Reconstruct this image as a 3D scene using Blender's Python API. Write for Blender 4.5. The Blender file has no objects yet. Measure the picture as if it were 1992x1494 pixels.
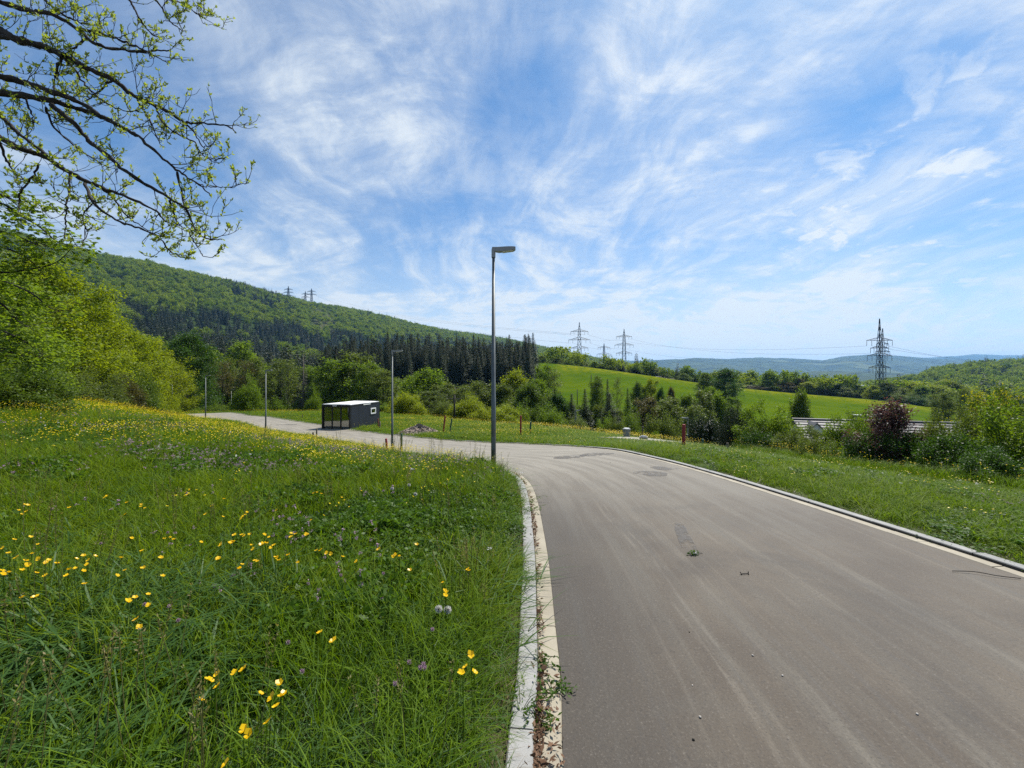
import bpy, math, random
import numpy as np
from mathutils import Vector, Matrix, Euler

R = math.radians
S = bpy.context.scene
COL = S.collection
F_PX, CX, HY, EYE = 800.0, 996.0, 730.0, 1.65      # pinhole measures taken from the photograph

# ------------------------------------------------------------------ helpers: meshes
def tag(o, label=None, cat=None, group=None, kind=None):
    if label: o['label'] = label
    if cat: o['category'] = cat
    if group: o['group'] = group
    if kind: o['kind'] = kind
    return o

def mk(name, V, Q=None, T=None, var=None, smooth=False, uv=None, mats=(), midx=None):
    V = np.asarray(V, np.float32).reshape(-1, 3)
    Q = np.zeros((0, 4), np.int32) if Q is None else np.asarray(Q, np.int32).reshape(-1, 4)
    T = np.zeros((0, 3), np.int32) if T is None else np.asarray(T, np.int32).reshape(-1, 3)
    me = bpy.data.meshes.new(name)
    me.vertices.add(len(V)); me.vertices.foreach_set('co', V.ravel())
    li = np.concatenate([Q.ravel(), T.ravel()])
    st = np.concatenate([np.arange(len(Q)) * 4, len(Q) * 4 + np.arange(len(T)) * 3]).astype(np.int32)
    me.loops.add(len(li)); me.loops.foreach_set('vertex_index', li)
    me.polygons.add(len(st)); me.polygons.foreach_set('loop_start', st)
    if midx is not None: me.polygons.foreach_set('material_index', np.asarray(midx, np.int32))
    me.polygons.foreach_set('use_smooth', np.full(len(st), bool(smooth)))
    me.update(calc_edges=True)
    if var is not None:
        a = me.attributes.new('var', 'FLOAT', 'FACE'); a.data.foreach_set('value', np.asarray(var, np.float32))
    if uv is not None:
        l = me.uv_layers.new(name='UVMap'); l.data.foreach_set('uv', np.asarray(uv, np.float32)[li].ravel())
    for m in mats: me.materials.append(m)
    return me

def link(name, me, parent=None, loc=(0, 0, 0), rot=(0, 0, 0), scl=(1, 1, 1), mat=None):
    o = bpy.data.objects.new(name, me); COL.objects.link(o)
    o.location = loc; o.rotation_euler = rot; o.scale = scl
    if parent: o.parent = parent
    if mat is not None:
        if me.materials:
            o.material_slots[0].link = 'OBJECT'; o.material_slots[0].material = mat
        else: me.materials.append(mat)
    return o

def empty(name, loc=(0, 0, 0), rz=0, scl=(1, 1, 1)):
    o = bpy.data.objects.new(name, None); COL.objects.link(o)
    o.location = loc; o.rotation_euler = (0, 0, rz); o.scale = scl; o.empty_display_size = .1
    return o

class MB:
    def __init__(s): s.V = []; s.Q = []; s.T = []; s.n = 0
    def add(s, V, Q=None, T=None):
        V = np.asarray(V, float).reshape(-1, 3)
        if Q is not None and len(Q): s.Q.append(np.asarray(Q) + s.n)
        if T is not None and len(T): s.T.append(np.asarray(T) + s.n)
        s.V.append(V); s.n += len(V)
    def box(s, c, d, rz=0, M=None):
        x, y, z = np.array(d) / 2.0
        P = np.array([[i, j, k] for k in (-z, z) for j in (-y, y) for i in (-x, x)])
        if rz:
            cs, sn = math.cos(rz), math.sin(rz); P = P @ np.array([[cs, sn, 0], [-sn, cs, 0], [0, 0, 1]])
        s.add(P + np.array(c), [[0, 2, 3, 1], [4, 5, 7, 6], [0, 1, 5, 4], [2, 6, 7, 3], [0, 4, 6, 2], [1, 3, 7, 5]])
    def hexa(s, P):                       # 4 bottom points (ccw), 4 top points
        s.add(P, [[3, 2, 1, 0], [4, 5, 6, 7], [0, 1, 5, 4], [1, 2, 6, 5], [2, 3, 7, 6], [3, 0, 4, 7]])
    def tube(s, P, r, n=6, cap=True):
        P = np.asarray(P, float); m = len(P); r = np.broadcast_to(np.asarray(r, float), (m,))
        t = np.gradient(P, axis=0); t /= np.linalg.norm(t, axis=1, keepdims=True) + 1e-9
        ref = np.array([0, 0, 1.0]) if abs(t[0, 2]) < .9 else np.array([1.0, 0, 0])
        a = np.cross(t, ref); bad = np.linalg.norm(a, axis=1) < 1e-3; a[bad] = np.cross(t[bad], [0.3, 1.0, 0.1])
        a /= np.linalg.norm(a, axis=1, keepdims=True)
        b = np.cross(t, a)
        th = np.arange(n) * 2 * math.pi / n
        V = P[:, None] + r[:, None, None] * (np.cos(th)[None, :, None] * a[:, None] + np.sin(th)[None, :, None] * b[:, None])
        i = np.arange(m - 1)[:, None] * n; j = np.arange(n)[None, :]; k = (j + 1) % n
        Q = np.stack([i + j, i + k, i + n + k, i + n + j], -1).reshape(-1, 4)
        V = V.reshape(-1, 3); T = []
        if cap:
            V = np.vstack([V, P[:1], P[-1:]]); c0 = m * n; c1 = c0 + 1; e = (m - 1) * n
            T = [[c0, (q + 1) % n, q] for q in range(n)] + [[c1, e + q, e + (q + 1) % n] for q in range(n)]
        s.add(V, Q, T)
    def bar(s, a, b, w):                  # square bar between two points
        s.tube([a, b], w * .7, 4)
    def mesh(s, name, **k):
        return mk(name, np.vstack(s.V), np.vstack(s.Q) if s.Q else None, np.vstack(s.T) if s.T else None, **k)
    def build(s, name, mat, parent=None, smooth=False, **k):
        return link(name, s.mesh(name, smooth=smooth, mats=(mat,)), parent, **k)

def catmull(P, n):                        # dense smooth polyline through P, n samples per span
    P = np.asarray(P, float); E = np.vstack([2 * P[0] - P[1], P, 2 * P[-1] - P[-2]]); out = []
    for i in range(1, len(E) - 2):
        p0, p1, p2, p3 = E[i - 1:i + 3]
        for t in np.arange(n) / n:
            out.append(.5 * (2 * p1 + (p2 - p0) * t + (2 * p0 - 5 * p1 + 4 * p2 - p3) * t * t + (3 * p1 - p0 - 3 * p2 + p3) * t ** 3))
    out.append(P[-1]); return np.array(out)

def resample(P, step):
    P = np.asarray(P, float); d = np.concatenate([[0], np.cumsum(np.linalg.norm(np.diff(P, axis=0), axis=1))])
    n = max(2, int(round(d[-1] / step)) + 1); s = np.linspace(0, d[-1], n)
    return np.stack([np.interp(s, d, P[:, k]) for k in range(P.shape[1])], 1)

def inpoly(x, y, P):
    x = np.asarray(x, float); y = np.asarray(y, float); r = np.zeros(x.shape, bool); n = len(P)
    for i in range(n):
        x0, y0 = P[i][:2]; x1, y1 = P[(i + 1) % n][:2]
        if y0 == y1: continue
        c = ((y0 > y) != (y1 > y)) & (x < (x1 - x0) * (y - y0) / (y1 - y0) + x0); r ^= c
    return r

# ------------------------------------------------------------------ helpers: nodes
class NT:
    def __init__(s, tree): s.t = tree
    def n(s, kind, **k):
        nd = s.t.nodes.new(kind)
        for a, v in k.items(): setattr(nd, a, v)
        return nd
    def lk(s, a, b): s.t.links.new(a, b)
    def put(s, sock, v):
        if isinstance(v, bpy.types.NodeSocket): s.lk(v, sock)
        elif v is not None:
            if isinstance(v, (tuple, list)) and len(v) == 3 and sock.type == 'RGBA': v = (*v, 1)
            sock.default_value = v
    def m(s, op, a, b=None, c=None, clamp=False):
        nd = s.n('ShaderNodeMath', operation=op, use_clamp=clamp)
        for i, v in enumerate((a, b, c)): s.put(nd.inputs[i], v)
        return nd.outputs[0]
    def vm(s, op, a, b=None, out=0):
        nd = s.n('ShaderNodeVectorMath', operation=op); s.put(nd.inputs[0], a)
        if b is not None: s.put(nd.inputs[3 if op == 'SCALE' else 1], b)
        return nd.outputs[out]
    def noise(s, vec, scale, detail=4, rough=.55, dist=0, out=0):
        nd = s.n('ShaderNodeTexNoise'); s.put(nd.inputs['Vector'], vec); nd.inputs['Scale'].default_value = scale
        nd.inputs['Detail'].default_value = detail; nd.inputs['Roughness'].default_value = rough; nd.inputs['Distortion'].default_value = dist
        return nd.outputs[out]
    def ss(s, v, a, b, lo=0, hi=1):       # smoothstep remap
        nd = s.n('ShaderNodeMapRange', interpolation_type='SMOOTHSTEP'); s.put(nd.inputs[0], v)
        nd.inputs[1].default_value = a; nd.inputs[2].default_value = b; nd.inputs[3].default_value = lo; nd.inputs[4].default_value = hi
        return nd.outputs[0]
    def mix(s, f, a, b, mode='MIX'):
        nd = s.n('ShaderNodeMix', data_type='RGBA', blend_type=mode); s.put(nd.inputs[0], f); s.put(nd.inputs[6], a); s.put(nd.inputs[7], b)
        return nd.outputs[2]
    def mapping(s, vec, scale=(1, 1, 1), rot=(0, 0, 0), loc=(0, 0, 0)):
        nd = s.n('ShaderNodeMapping'); s.put(nd.inputs[0], vec); nd.inputs['Scale'].default_value = scale; nd.inputs['Rotation'].default_value = rot; nd.inputs['Location'].default_value = loc
        return nd.outputs[0]
    def pos(s): return s.n('ShaderNodeNewGeometry').outputs['Position']
    def obj(s): return s.n('ShaderNodeTexCoord').outputs['Object']
    def attr(s, name): return s.n('ShaderNodeAttribute', attribute_name=name).outputs['Fac']
    def rnd(s): return s.n('ShaderNodeObjectInfo').outputs['Random']

def material(name):
    m = bpy.data.materials.new(name); m.use_nodes = True
    t = m.node_tree; t.nodes.clear(); N = NT(t); out = t.nodes.new('ShaderNodeOutputMaterial')
    return m, N, out

def principled(N, out, base, rough=.6, metal=0, spec=.5, bump=None, bstr=.3, bdist=.02):
    p = N.n('ShaderNodeBsdfPrincipled'); N.put(p.inputs['Base Color'], base); N.put(p.inputs['Roughness'], rough)
    N.put(p.inputs['Metallic'], metal); N.put(p.inputs['Specular IOR Level'], spec)
    if bump is not None:
        b = N.n('ShaderNodeBump'); b.inputs['Strength'].default_value = bstr; b.inputs['Distance'].default_value = bdist
        N.put(b.inputs['Height'], bump); N.lk(b.outputs[0], p.inputs['Normal'])
    N.lk(p.outputs[0], out.inputs[0]); return p

def m_plain(name, c, rough=.6, metal=0, spec=.5, nz=.15, scale=6, bstr=0):
    m, N, out = material(name)
    n = N.noise(N.obj(), scale, 5, .6)
    col = N.mix(N.ss(n, .3, .75), tuple(x * (1 - nz) for x in c), tuple(min(1, x * (1 + nz)) for x in c))
    principled(N, out, col, rough, metal, spec, n if bstr else None, bstr); return m

def m_leaf(name, c1, c2, trans=.45, rough=.5, spec=.2, tc=None, hue=.25):
    """two-sided leaf: c1..c2 over leaves and plants, light passes through"""
    m, N, out = material(name)
    f = N.m('ADD', N.m('MULTIPLY', N.attr('var'), 1 - hue), N.m('MULTIPLY', N.rnd(), hue))
    col = N.mix(f, c1, c2)
    p = N.n('ShaderNodeBsdfPrincipled'); N.put(p.inputs['Base Color'], col); p.inputs['Roughness'].default_value = rough; p.inputs['Specular IOR Level'].default_value = spec
    t = N.n('ShaderNodeBsdfTranslucent')
    tcol = N.mix(1.0, col, tc or (1.55, 1.5, .55), 'MULTIPLY'); N.lk(tcol, t.inputs[0])
    mx = N.n('ShaderNodeMixShader'); mx.inputs[0].default_value = trans; N.lk(p.outputs[0], mx.inputs[1]); N.lk(t.outputs[0], mx.inputs[2])
    N.lk(mx.outputs[0], out.inputs[0]); return m

# ------------------------------------------------------------------ terrain
def tps_fit(P, v, lam=1e-3):
    P = np.asarray(P, float); n = len(P); d = np.linalg.norm(P[:, None] - P[None], axis=2)
    K = np.where(d > 0, d * d * np.log(d + 1e-12), 0) + lam * np.eye(n)
    A = np.zeros((n + 3, n + 3)); A[:n, :n] = K; B = np.hstack([np.ones((n, 1)), P]); A[:n, n:] = B; A[n:, :n] = B.T
    w = np.linalg.solve(A, np.concatenate([v, [0, 0, 0]])); return P, w
def tps(M, X):
    P, w = M; X = np.asarray(X, float); out = np.empty(len(X))
    for i in range(0, len(X), 20000):
        c = X[i:i + 20000]; d2 = ((c[:, None] - P[None]) ** 2).sum(2)
        out[i:i + 20000] = (.5 * d2 * np.log(d2 + 1e-12)) @ w[:-3] + w[-3] + c @ w[-2:]
    return out
NEAR = [(0, -10, .4), (-10, -10, .5), (10, -10, .1), (0, -5, .2), (0, 0, 0), (.3, 2, -.09), (.3, 5, -.225), (.2, 8.3, -.37), (-.4, 9.3, -.44),
 (-1, 11.2, -.72), (-2.5, 14, -1.2), (-5.3, 19.5, -2.05), (-12, 27, -2.65), (-19, 33, -2.9), (-32, 44.8, -3.25), (-45, 56, -3.6),
 (4.6, 3.67, -.17), (4.24, 6.73, -.3), (3.83, 9.17, -.41), (3.0, 11.8, -.53), (2.1, 16.5, -1.2), (.6, 20.5, -1.78), (-1.8, 24, -2.28), (-8.5, 30, -2.75), (-15.7, 36.8, -3.05), (-28.8, 48, -3.2), (-40, 58, -3.6),
 (-6, 3, .05), (-6, 6, 0), (-12, 8, .2), (-5, 10, -.35), (-7.45, 10, 0), (-11, 15, -.5), (-7.4, 15, -1.2), (-3.7, 15, -1.4), (-15, 20, -1.05), (-22, 30, -2.2), (-15, 15, .1), (-20, 20, -.05),
 (-25, 25, -.35), (-22, 20, .2), (-28, 25, .1), (-35, 38, -1.9), (-2.45, 10, -.58), (-40, 46, -3.1), (-45, 35, .5), (-60, 30, 3), (-50, 61, -4.2), (-80, 70, 0), (-51, 75, -5.6), (-47, 100, -8.1),
 (11.2, 9, -1.0), (11.4, 13, -1.5), (11.6, 20, -2.25), (10, 24, -2.5), (7.65, 30, -2.85), (4.9, 38, -3.4), (-7, 45, -3.5), (-16, 55, -3.6), (20, 15, -3), (20, 30, -6), (25, 42, -8), (0, 60, -6), (15, 60, -9),
 (-20, 75, -6.2), (-40, 90, -8), (30, 10, -3), (60, 40, -10), (80, 70, -13), (40, 80, -12), (0, 90, -11)]
_near = tps_fit([(a / 20, b / 20) for a, b, c in NEAR], np.array([c for a, b, c in NEAR]))
FAR = [(300, 80, 818), (500, 90, 830), (700, 90, 842), (900, 90, 848), (1100, 90, 852), (1300, 90, 852), (1500, 90, 852), (1800, 90, 862), (2100, 90, 862),
 (0, 140, 770), (300, 140, 772), (500, 150, 770), (650, 170, 765), (800, 180, 762), (950, 190, 758), (1030, 205, 742), (1200, 130, 800),
 (1040, 260, 706), (1120, 160, 764), (1250, 260, 729), (1360, 243, 745), (1500, 230, 761), (1500, 130, 815), (1700, 210, 778), (1700, 120, 828), (1880, 200, 800), (2100, 190, 815),
 (1150, 360, 738), (1300, 350, 756), (1500, 380, 772), (1700, 350, 790), (1900, 330, 790),
 (0, 300, 655), (200, 300, 672), (400, 300, 695), (600, 350, 706), (800, 400, 712), (950, 450, 714), (1050, 420, 724),
 (0, 500, 550), (200, 500, 585), (400, 600, 625), (600, 800, 645), (800, 900, 672), (950, 1000, 690), (1100, 700, 716), (1200, 650, 728), (1300, 700, 738),
 (-200, 700, 395), (0, 720, 450), (130, 750, 487), (300, 900, 512), (450, 1150, 547), (560, 1450, 585), (700, 1500, 604), (850, 1700, 642), (930, 2000, 652), (1000, 2200, 668), (1060, 2300, 690), (1150, 2400, 708), (1300, 2500, 722),
 (-200, 1100, 420), (0, 1100, 470), (130, 1150, 515), (300, 1400, 545), (450, 1700, 580), (560, 2200, 620), (700, 2300, 640), (850, 2500, 670), (1000, 3000, 700),
 (1800, 680, 722), (1900, 680, 704), (1992, 700, 700), (2200, 700, 690), (1992, 450, 772), (1740, 560, 765), (1850, 480, 772), (2200, 450, 765), (1690, 800, 752), (1900, 1000, 735), (2200, 1000, 725),
 (1400, 1000, 752), (1600, 1300, 752), (1400, 2500, 745), (1700, 2500, 745), (2000, 2500, 742), (1500, 600, 768)]
def _fv(px, Y, py):
    s = -(py - HY) / F_PX
    if py < 735 and Y > 340 and py < 731: s -= 14.0 / Y       # the crowns, not the ground, make that line
    return s
_far = tps_fit([((a - CX) / F_PX * 1.1, math.log(b)) for a, b, c in FAR], np.array([_fv(*q) for q in FAR]), 2e-3)
def g(X, Y):
    X = np.atleast_1d(np.asarray(X, float)); Y = np.atleast_1d(np.asarray(Y, float)); X, Y = np.broadcast_arrays(X, Y); sh = X.shape; X = X.ravel(); Y = Y.ravel()
    w = np.clip((Y - 62) / 36, 0, 1); w = w * w * (3 - 2 * w); z = np.zeros(len(X))
    a = w < 1; b = w > 0
    zn = np.zeros(len(X)); zf = np.zeros(len(X))
    zn[a] = tps(_near, np.stack([X[a] / 20, Y[a] / 20], 1))
    Yb = np.maximum(Y[b], 40); u = np.clip(X[b] / Yb, -1.8, 1.8)
    zf[b] = EYE + Yb * tps(_far, np.stack([u * 1.1, np.log(Yb)], 1))
    return (zn * (1 - w) + zf * w).reshape(sh)
def g1(x, y): return float(g(x, y)[0])
def X_of(px, Y): return (px - CX) / F_PX * Y
def hit(px, py, h=0.0, y0=1.0, y1=120.0):
    """ground point seen at a photo pixel (h metres above the ground)"""
    Y = np.exp(np.linspace(math.log(y0), math.log(y1), 1500)); X = (px - CX) / F_PX * Y; zr = EYE - (py - HY) / F_PX * Y
    d = zr - g(X, Y) - h; i = int(np.argmax(d <= 0)) if (d <= 0).any() else len(Y) - 1
    if i > 0:
        f = d[i - 1] / (d[i - 1] - d[i] + 1e-9); y = Y[i - 1] + (Y[i] - Y[i - 1]) * min(1, max(0, f))
    else: y = Y[0]
    x = (px - CX) / F_PX * y; return x, y, g1(x, y)

# road edges (asphalt), left and right, in metres
PL = catmull([(.1, -4), (.15, -1), (.2, 1), (.227, 1.81), (.284, 2.37), (.313, 2.98), (.362, 4.02), (.384, 5.04), (.395, 6.2), (.367, 7.17), (.30, 7.82), (.187, 8.3), (.044, 8.74), (-.25, 9.6), (-1, 11.2), (-2.5, 14), (-5.3, 19.5), (-12, 27), (-19, 33), (-32, 44.8), (-45, 56)], 8)
PR = catmull([(5.2, -4), (5.0, 0), (4.75, 2.5), (4.6, 3.67), (4.24, 6.73), (3.83, 9.17), (3.0, 11.8), (2.1, 16.5), (.6, 20.5), (-1.8, 24), (-8.5, 30), (-15.7, 36.8), (-28.8, 48), (-40, 58)], 10)
def offset(P, d):
    t = np.gradient(P, axis=0); t /= np.linalg.norm(t, axis=1, keepdims=True); return P + d * np.stack([-t[:, 1], t[:, 0]], 1)
PLr = resample(PL, .1); PRr = resample(PR, .1)
KL = offset(PLr, .25); KR = offset(PRr, -.25)
ROADPOLY = np.vstack([KL[::4], KR[::-4]])
CORE = np.vstack([offset(PLr, .2)[::4], offset(PRr, -.2)[::-4]])
PAD = [hit(1175, 858)[:2], hit(1240, 853)[:2], hit(1322, 866)[:2], hit(1300, 869)[:2], hit(1200, 862)[:2]]

# ------------------------------------------------------------------ materials
def m_ground():
    m, N, out = material('soil_and_turf'); P = N.pos()
    n1 = N.noise(P, .35, 5, .6); n2 = N.noise(P, 9, 4, .65)
    c = N.mix(N.ss(n1, .35, .65), (.030, .048, .012), (.045, .060, .016)); c = N.mix(N.ss(n2, .45, .7), c, (.06, .05, .028))
    principled(N, out, c, .9, 0, .2, n2, .6, .05); return m
def m_far():
    """valley and hills: woodland floor, mown fields"""
    m, N, out = material('valley_turf'); P = N.pos()
    n1 = N.noise(P, .012, 5, .6); n2 = N.noise(P, .12, 4, .6); n3 = N.noise(N.mapping(P, (.25, 1, 1), (0, 0, .25)), .09, 4, .6)
    f = N.attr('field')
    wood = N.mix(N.ss(n1, .4, .6), (.020, .034, .010), (.032, .048, .014))
    fld = N.mix(N.ss(n2, .35, .7), (.050, .088, .006), (.070, .110, .008))
    fld = N.mix(N.m('MULTIPLY', N.ss(n3, .5, .7), .55), fld, (.036, .080, .006))
    fld = N.mix(N.m('MULTIPLY', N.attr('yellow'), N.ss(N.noise(P, .3, 5, .7), .4, .62)), fld, (.22, .20, .01))
    trk = N.n('ShaderNodeTexWave', wave_type='BANDS', bands_direction='X'); trk.inputs['Scale'].default_value = .055; trk.inputs['Distortion'].default_value = 2.5; trk.inputs['Detail Scale'].default_value = .3; N.lk(N.mapping(P, (1, 1, 0), (0, 0, .5)), trk.inputs['Vector'])
    fld = N.mix(N.m('MULTIPLY', N.ss(trk.outputs['Fac'], .93, .99), .55), fld, (.045, .08, .012)); fld = N.mix(N.m('MULTIPLY', N.ss(N.noise(P, .03, 4, .6), .45, .62), .45), fld, (.085, .12, .005))
    c = N.mix(f, wood, fld); c = N.mix(N.attr('bare'), c, (.085, .085, .045))
    principled(N, out, c, .95, 0, 0, n2, .5, .5); return m
def m_asphalt():
    m, N, out = material('worn_asphalt'); P = N.pos()
    uv = N.n('ShaderNodeUVMap', uv_map='UVMap').outputs[0]
    sep = N.n('ShaderNodeSeparateXYZ'); N.lk(uv, sep.inputs[0]); U, Vv = sep.outputs[0], sep.outputs[1]
    g1_ = N.noise(P, 78, 5, .78); g2 = N.noise(P, 42, 3, .6)
    vor = N.n('ShaderNodeTexVoronoi'); vor.inputs['Scale'].default_value = 95; N.lk(P, vor.inputs['Vector'])
    stain = N.noise(N.mapping(P, (.5, .5, .5)), 1.3, 6, .62, .4); blot = N.noise(P, .42, 5, .65, .6)
    strk = N.noise(N.mapping(uv, (.22, 2.6, 1)), 1.6, 5, .6, .15)
    strk2 = N.noise(N.mapping(uv, (.10, 7.5, 1), (0, 0, .02)), 1.5, 4, .65, .1)
    c = N.mix(N.ss(stain, .3, .72), (.064, .050, .036), (.100, .081, .058))
    c = N.mix(N.m('MULTIPLY', N.ss(strk, .42, .66), .75), c, (.095, .084, .066))
    c = N.mix(N.m('MULTIPLY', N.ss(strk2, .54, .70), .22), c, (.19, .17, .135))
    c = N.mix(N.m('MULTIPLY', N.ss(strk2, .46, .34), .35), c, (.075, .07, .065))
    c = N.mix(N.m('MULTIPLY', N.ss(blot, .50, .66), .5), c, (.10, .09, .073)); c = N.mix(N.m('MULTIPLY', N.ss(blot, .48, .34), .5), c, (.040, .035, .030))
    # rubber-dark edge strips by the gutter and glancing sheen painted on the far bend
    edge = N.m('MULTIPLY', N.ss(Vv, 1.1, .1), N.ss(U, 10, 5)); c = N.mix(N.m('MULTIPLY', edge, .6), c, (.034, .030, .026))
    far_sheen = N.ss(U, 3.5, 13); c = N.mix(N.m('MULTIPLY', far_sheen, .85), c, N.mix(N.ss(strk, .35, .65), (.20, .182, .147), (.30, .275, .225)))
    # tyre arcs: pairs of thin pale lines
    for v0, w, k in ((.95, .014, .15), (1.04, .011, .14), (1.33, .03, .10), (1.9, .02, .09), (2.75, .05, .10)):
        d = N.m('ABSOLUTE', N.m('SUBTRACT', N.m('ADD', Vv, N.m('MULTIPLY', N.noise(N.mapping(uv, (1, 0, 0)), .25, 2, .5), .5)), v0 + .25))
        l = N.m('MULTIPLY', N.ss(d, w * 2.2, w * .5), N.ss(N.noise(N.mapping(uv, (1, 6, 1)), 1.2, 4, .7), .42, .62))
        c = N.mix(N.m('MULTIPLY', l, k), c, (.30, .27, .215))
    # grit
    c = N.mix(N.m('MULTIPLY', N.ss(g1_, .54, .72), .5), c, (.21, .19, .162))
    c = N.mix(N.m('MULTIPLY', N.ss(g1_, .47, .32), .85), c, (.028, .026, .024))
    c = N.mix(N.m('MULTIPLY', N.ss(g2, .4, .7), .22), c, (.06, .055, .05))
    c = N.mix(N.m('MULTIPLY', N.ss(vor.outputs['Distance'], .14, .06), .16), c, (.26, .245, .22))
    b = N.m('ADD', g1_, N.m('MULTIPLY', g2, .7))
    principled(N, out, c, .7, 0, .25, b, .55, .006); return m
def m_stone(name, c1, c2, speck=0.0, sc=300):
    m, N, out = material(name); P = N.pos(); n = N.noise(P, 4, 5, .6); s = N.noise(P, sc, 2, .6)
    c = N.mix(N.ss(n, .3, .7), c1, c2)
    if speck: c = N.mix(N.m('MULTIPLY', N.ss(s, .52, .62), speck), c, (.12, .12, .12))
    d = N.noise(P, 11, 5, .7); c = N.mix(N.m('MULTIPLY', N.ss(d, .56, .72), .4), c, (.16, .13, .09))
    principled(N, out, c, .7, 0, .4, s, .25, .004); return m
def m_bark(name, c1, c2, sc=10):
    m, N, out = material(name); P = N.obj(); n = N.noise(N.mapping(P, (1, 1, .35)), sc, 5, .65)
    principled(N, out, N.mix(N.ss(n, .35, .68), c1, c2), .85, 0, .25, n, .7, .03); return m

MT = {}
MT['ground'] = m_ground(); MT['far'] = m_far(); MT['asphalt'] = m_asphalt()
MT['granite'] = m_stone('pale_granite', (.215, .215, .205), (.285, .28, .265), .55)
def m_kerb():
    m, N, out = material('granite_with_shaded_face'); P = N.pos(); n = N.noise(P, 4, 5, .6); s = N.noise(P, 300, 2, .6)
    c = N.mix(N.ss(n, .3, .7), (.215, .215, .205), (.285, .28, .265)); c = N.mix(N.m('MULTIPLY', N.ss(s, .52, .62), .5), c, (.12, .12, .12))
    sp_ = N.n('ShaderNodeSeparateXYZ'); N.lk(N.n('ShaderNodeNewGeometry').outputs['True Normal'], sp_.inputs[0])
    c = N.mix(N.ss(N.m('ABSOLUTE', sp_.outputs[2]), .75, .45), c, N.mix(N.ss(n, .3, .7), (.045, .042, .038), (.085, .078, .068)))  # upright faces coloured dark to stand for their shade, top stays pale
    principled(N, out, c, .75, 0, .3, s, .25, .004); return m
MT['granite_shaded'] = m_kerb()
MT['gutter'] = m_stone('beige_concrete', (.23, .20, .145), (.30, .265, .195), .15, 180)
MT['concrete'] = m_stone('grey_concrete', (.21, .19, .16), (.29, .265, .225), .1, 120)
MT['steel'] = m_plain('galvanised_steel', (.105, .12, .122), .5, .35, .5, .25, 3)
MT['lampgrey'] = m_plain('lamp_housing', (.20, .205, .21), .35, .2, .6, .1)
MT['lens'] = m_plain('lamp_lens', (.5, .5, .46), .25, 0, .5, .05)
MT['pylon'] = m_plain('weathered_pylon_steel', (.022, .025, .03), .7, .2, .3, .2)
MT['pylon_pale'] = m_plain('pale_pylon_steel', (.17, .19, .21), .6, .3, .4, .2)
MT['wire'] = m_plain('wire', (.10, .11, .12), .5, .3)
MT['insul'] = m_plain('insulator_glass', (.12, .14, .16), .3)
MT['anthracite'] = m_plain('anthracite_panel', (.020, .023, .034), .45, .1, .45, .12, 2)
MT['frame'] = m_plain('dark_frame', (.014, .014, .017), .4, .1, .5, .1)
MT['roofwhite'] = m_plain('white_roof_sheet', (.78, .78, .76), .5, 0, .4, .05, 2)
MT['white'] = m_plain('white_plastic', (.74, .74, .72), .4, 0, .5, .04)
MT['inside'] = m_plain('cabin_inside', (.10, .085, .07), .8)
MT['inwall'] = m_plain('cabin_lining', (.32, .30, .27), .8)
MT['red'] = m_plain('red_paint', (.26, .022, .016), .55, 0, .4, .3, 20)
MT['green'] = m_plain('green_paint', (.016, .075, .035), .5, 0, .45, .3, 20)
MT['oldwood'] = m_bark('grey_wood', (.09, .075, .055), (.19, .165, .125), 20)
MT['darkwood'] = m_bark('dark_wood', (.025, .024, .02), (.06, .055, .045), 20)
MT['bark'] = m_bark('bark', (.022, .018, .014), (.075, .062, .048))
MT['bark_dark'] = m_bark('dark_wet_bark', (.012, .010, .009), (.035, .028, .022), 22)
MT['bark_pale'] = m_bark('pale_bark', (.09, .08, .065), (.22, .20, .17))
MT['render'] = m_plain('white_render', (.62, .62, .60), .85, 0, .2, .06, 3)
MT['rust'] = m_plain('rust', (.16, .06, .03), .8, 0, .2, .3)
def m_glass():
    m, N, out = material('window_glass')
    a = N.n('ShaderNodeBsdfTransparent'); a.inputs[0].default_value = (.55, .58, .56, 1)
    b = N.n('ShaderNodeBsdfGlossy'); b.inputs['Roughness'].default_value = .015; b.inputs[0].default_value = (.62, .64, .62, 1)
    fr = N.n('ShaderNodeFresnel'); fr.inputs[0].default_value = 1.7
    mx = N.n('ShaderNodeMixShader'); N.lk(N.m('ADD', N.m('MULTIPLY', fr.outputs[0], .8), .36, None, True), mx.inputs[0]); N.lk(a.outputs[0], mx.inputs[1]); N.lk(b.outputs[0], mx.inputs[2]); N.lk(mx.outputs[0], out.inputs[0]); return m
MT['glass'] = m_glass()
def m_tiles():
    m, N, out = material('grey_roof_tiles'); P = N.obj()
    n = N.noise(P, 1.5, 5, .6); n2 = N.noise(N.mapping(P, (.5, 3, 1)), 3, 4, .6)
    c = N.mix(N.ss(n, .3, .7), (.060, .060, .066), (.105, .102, .106)); c = N.mix(N.m('MULTIPLY', N.ss(n2, .5, .68), .5), c, (.05, .048, .05)); c = N.mix(N.m('MULTIPLY', N.ss(n, .60, .72), .35), c, (.13, .10, .085))
    principled(N, out, c, .6, 0, .35, n2, .4, .03); return m
MT['tiles'] = m_tiles()
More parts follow.
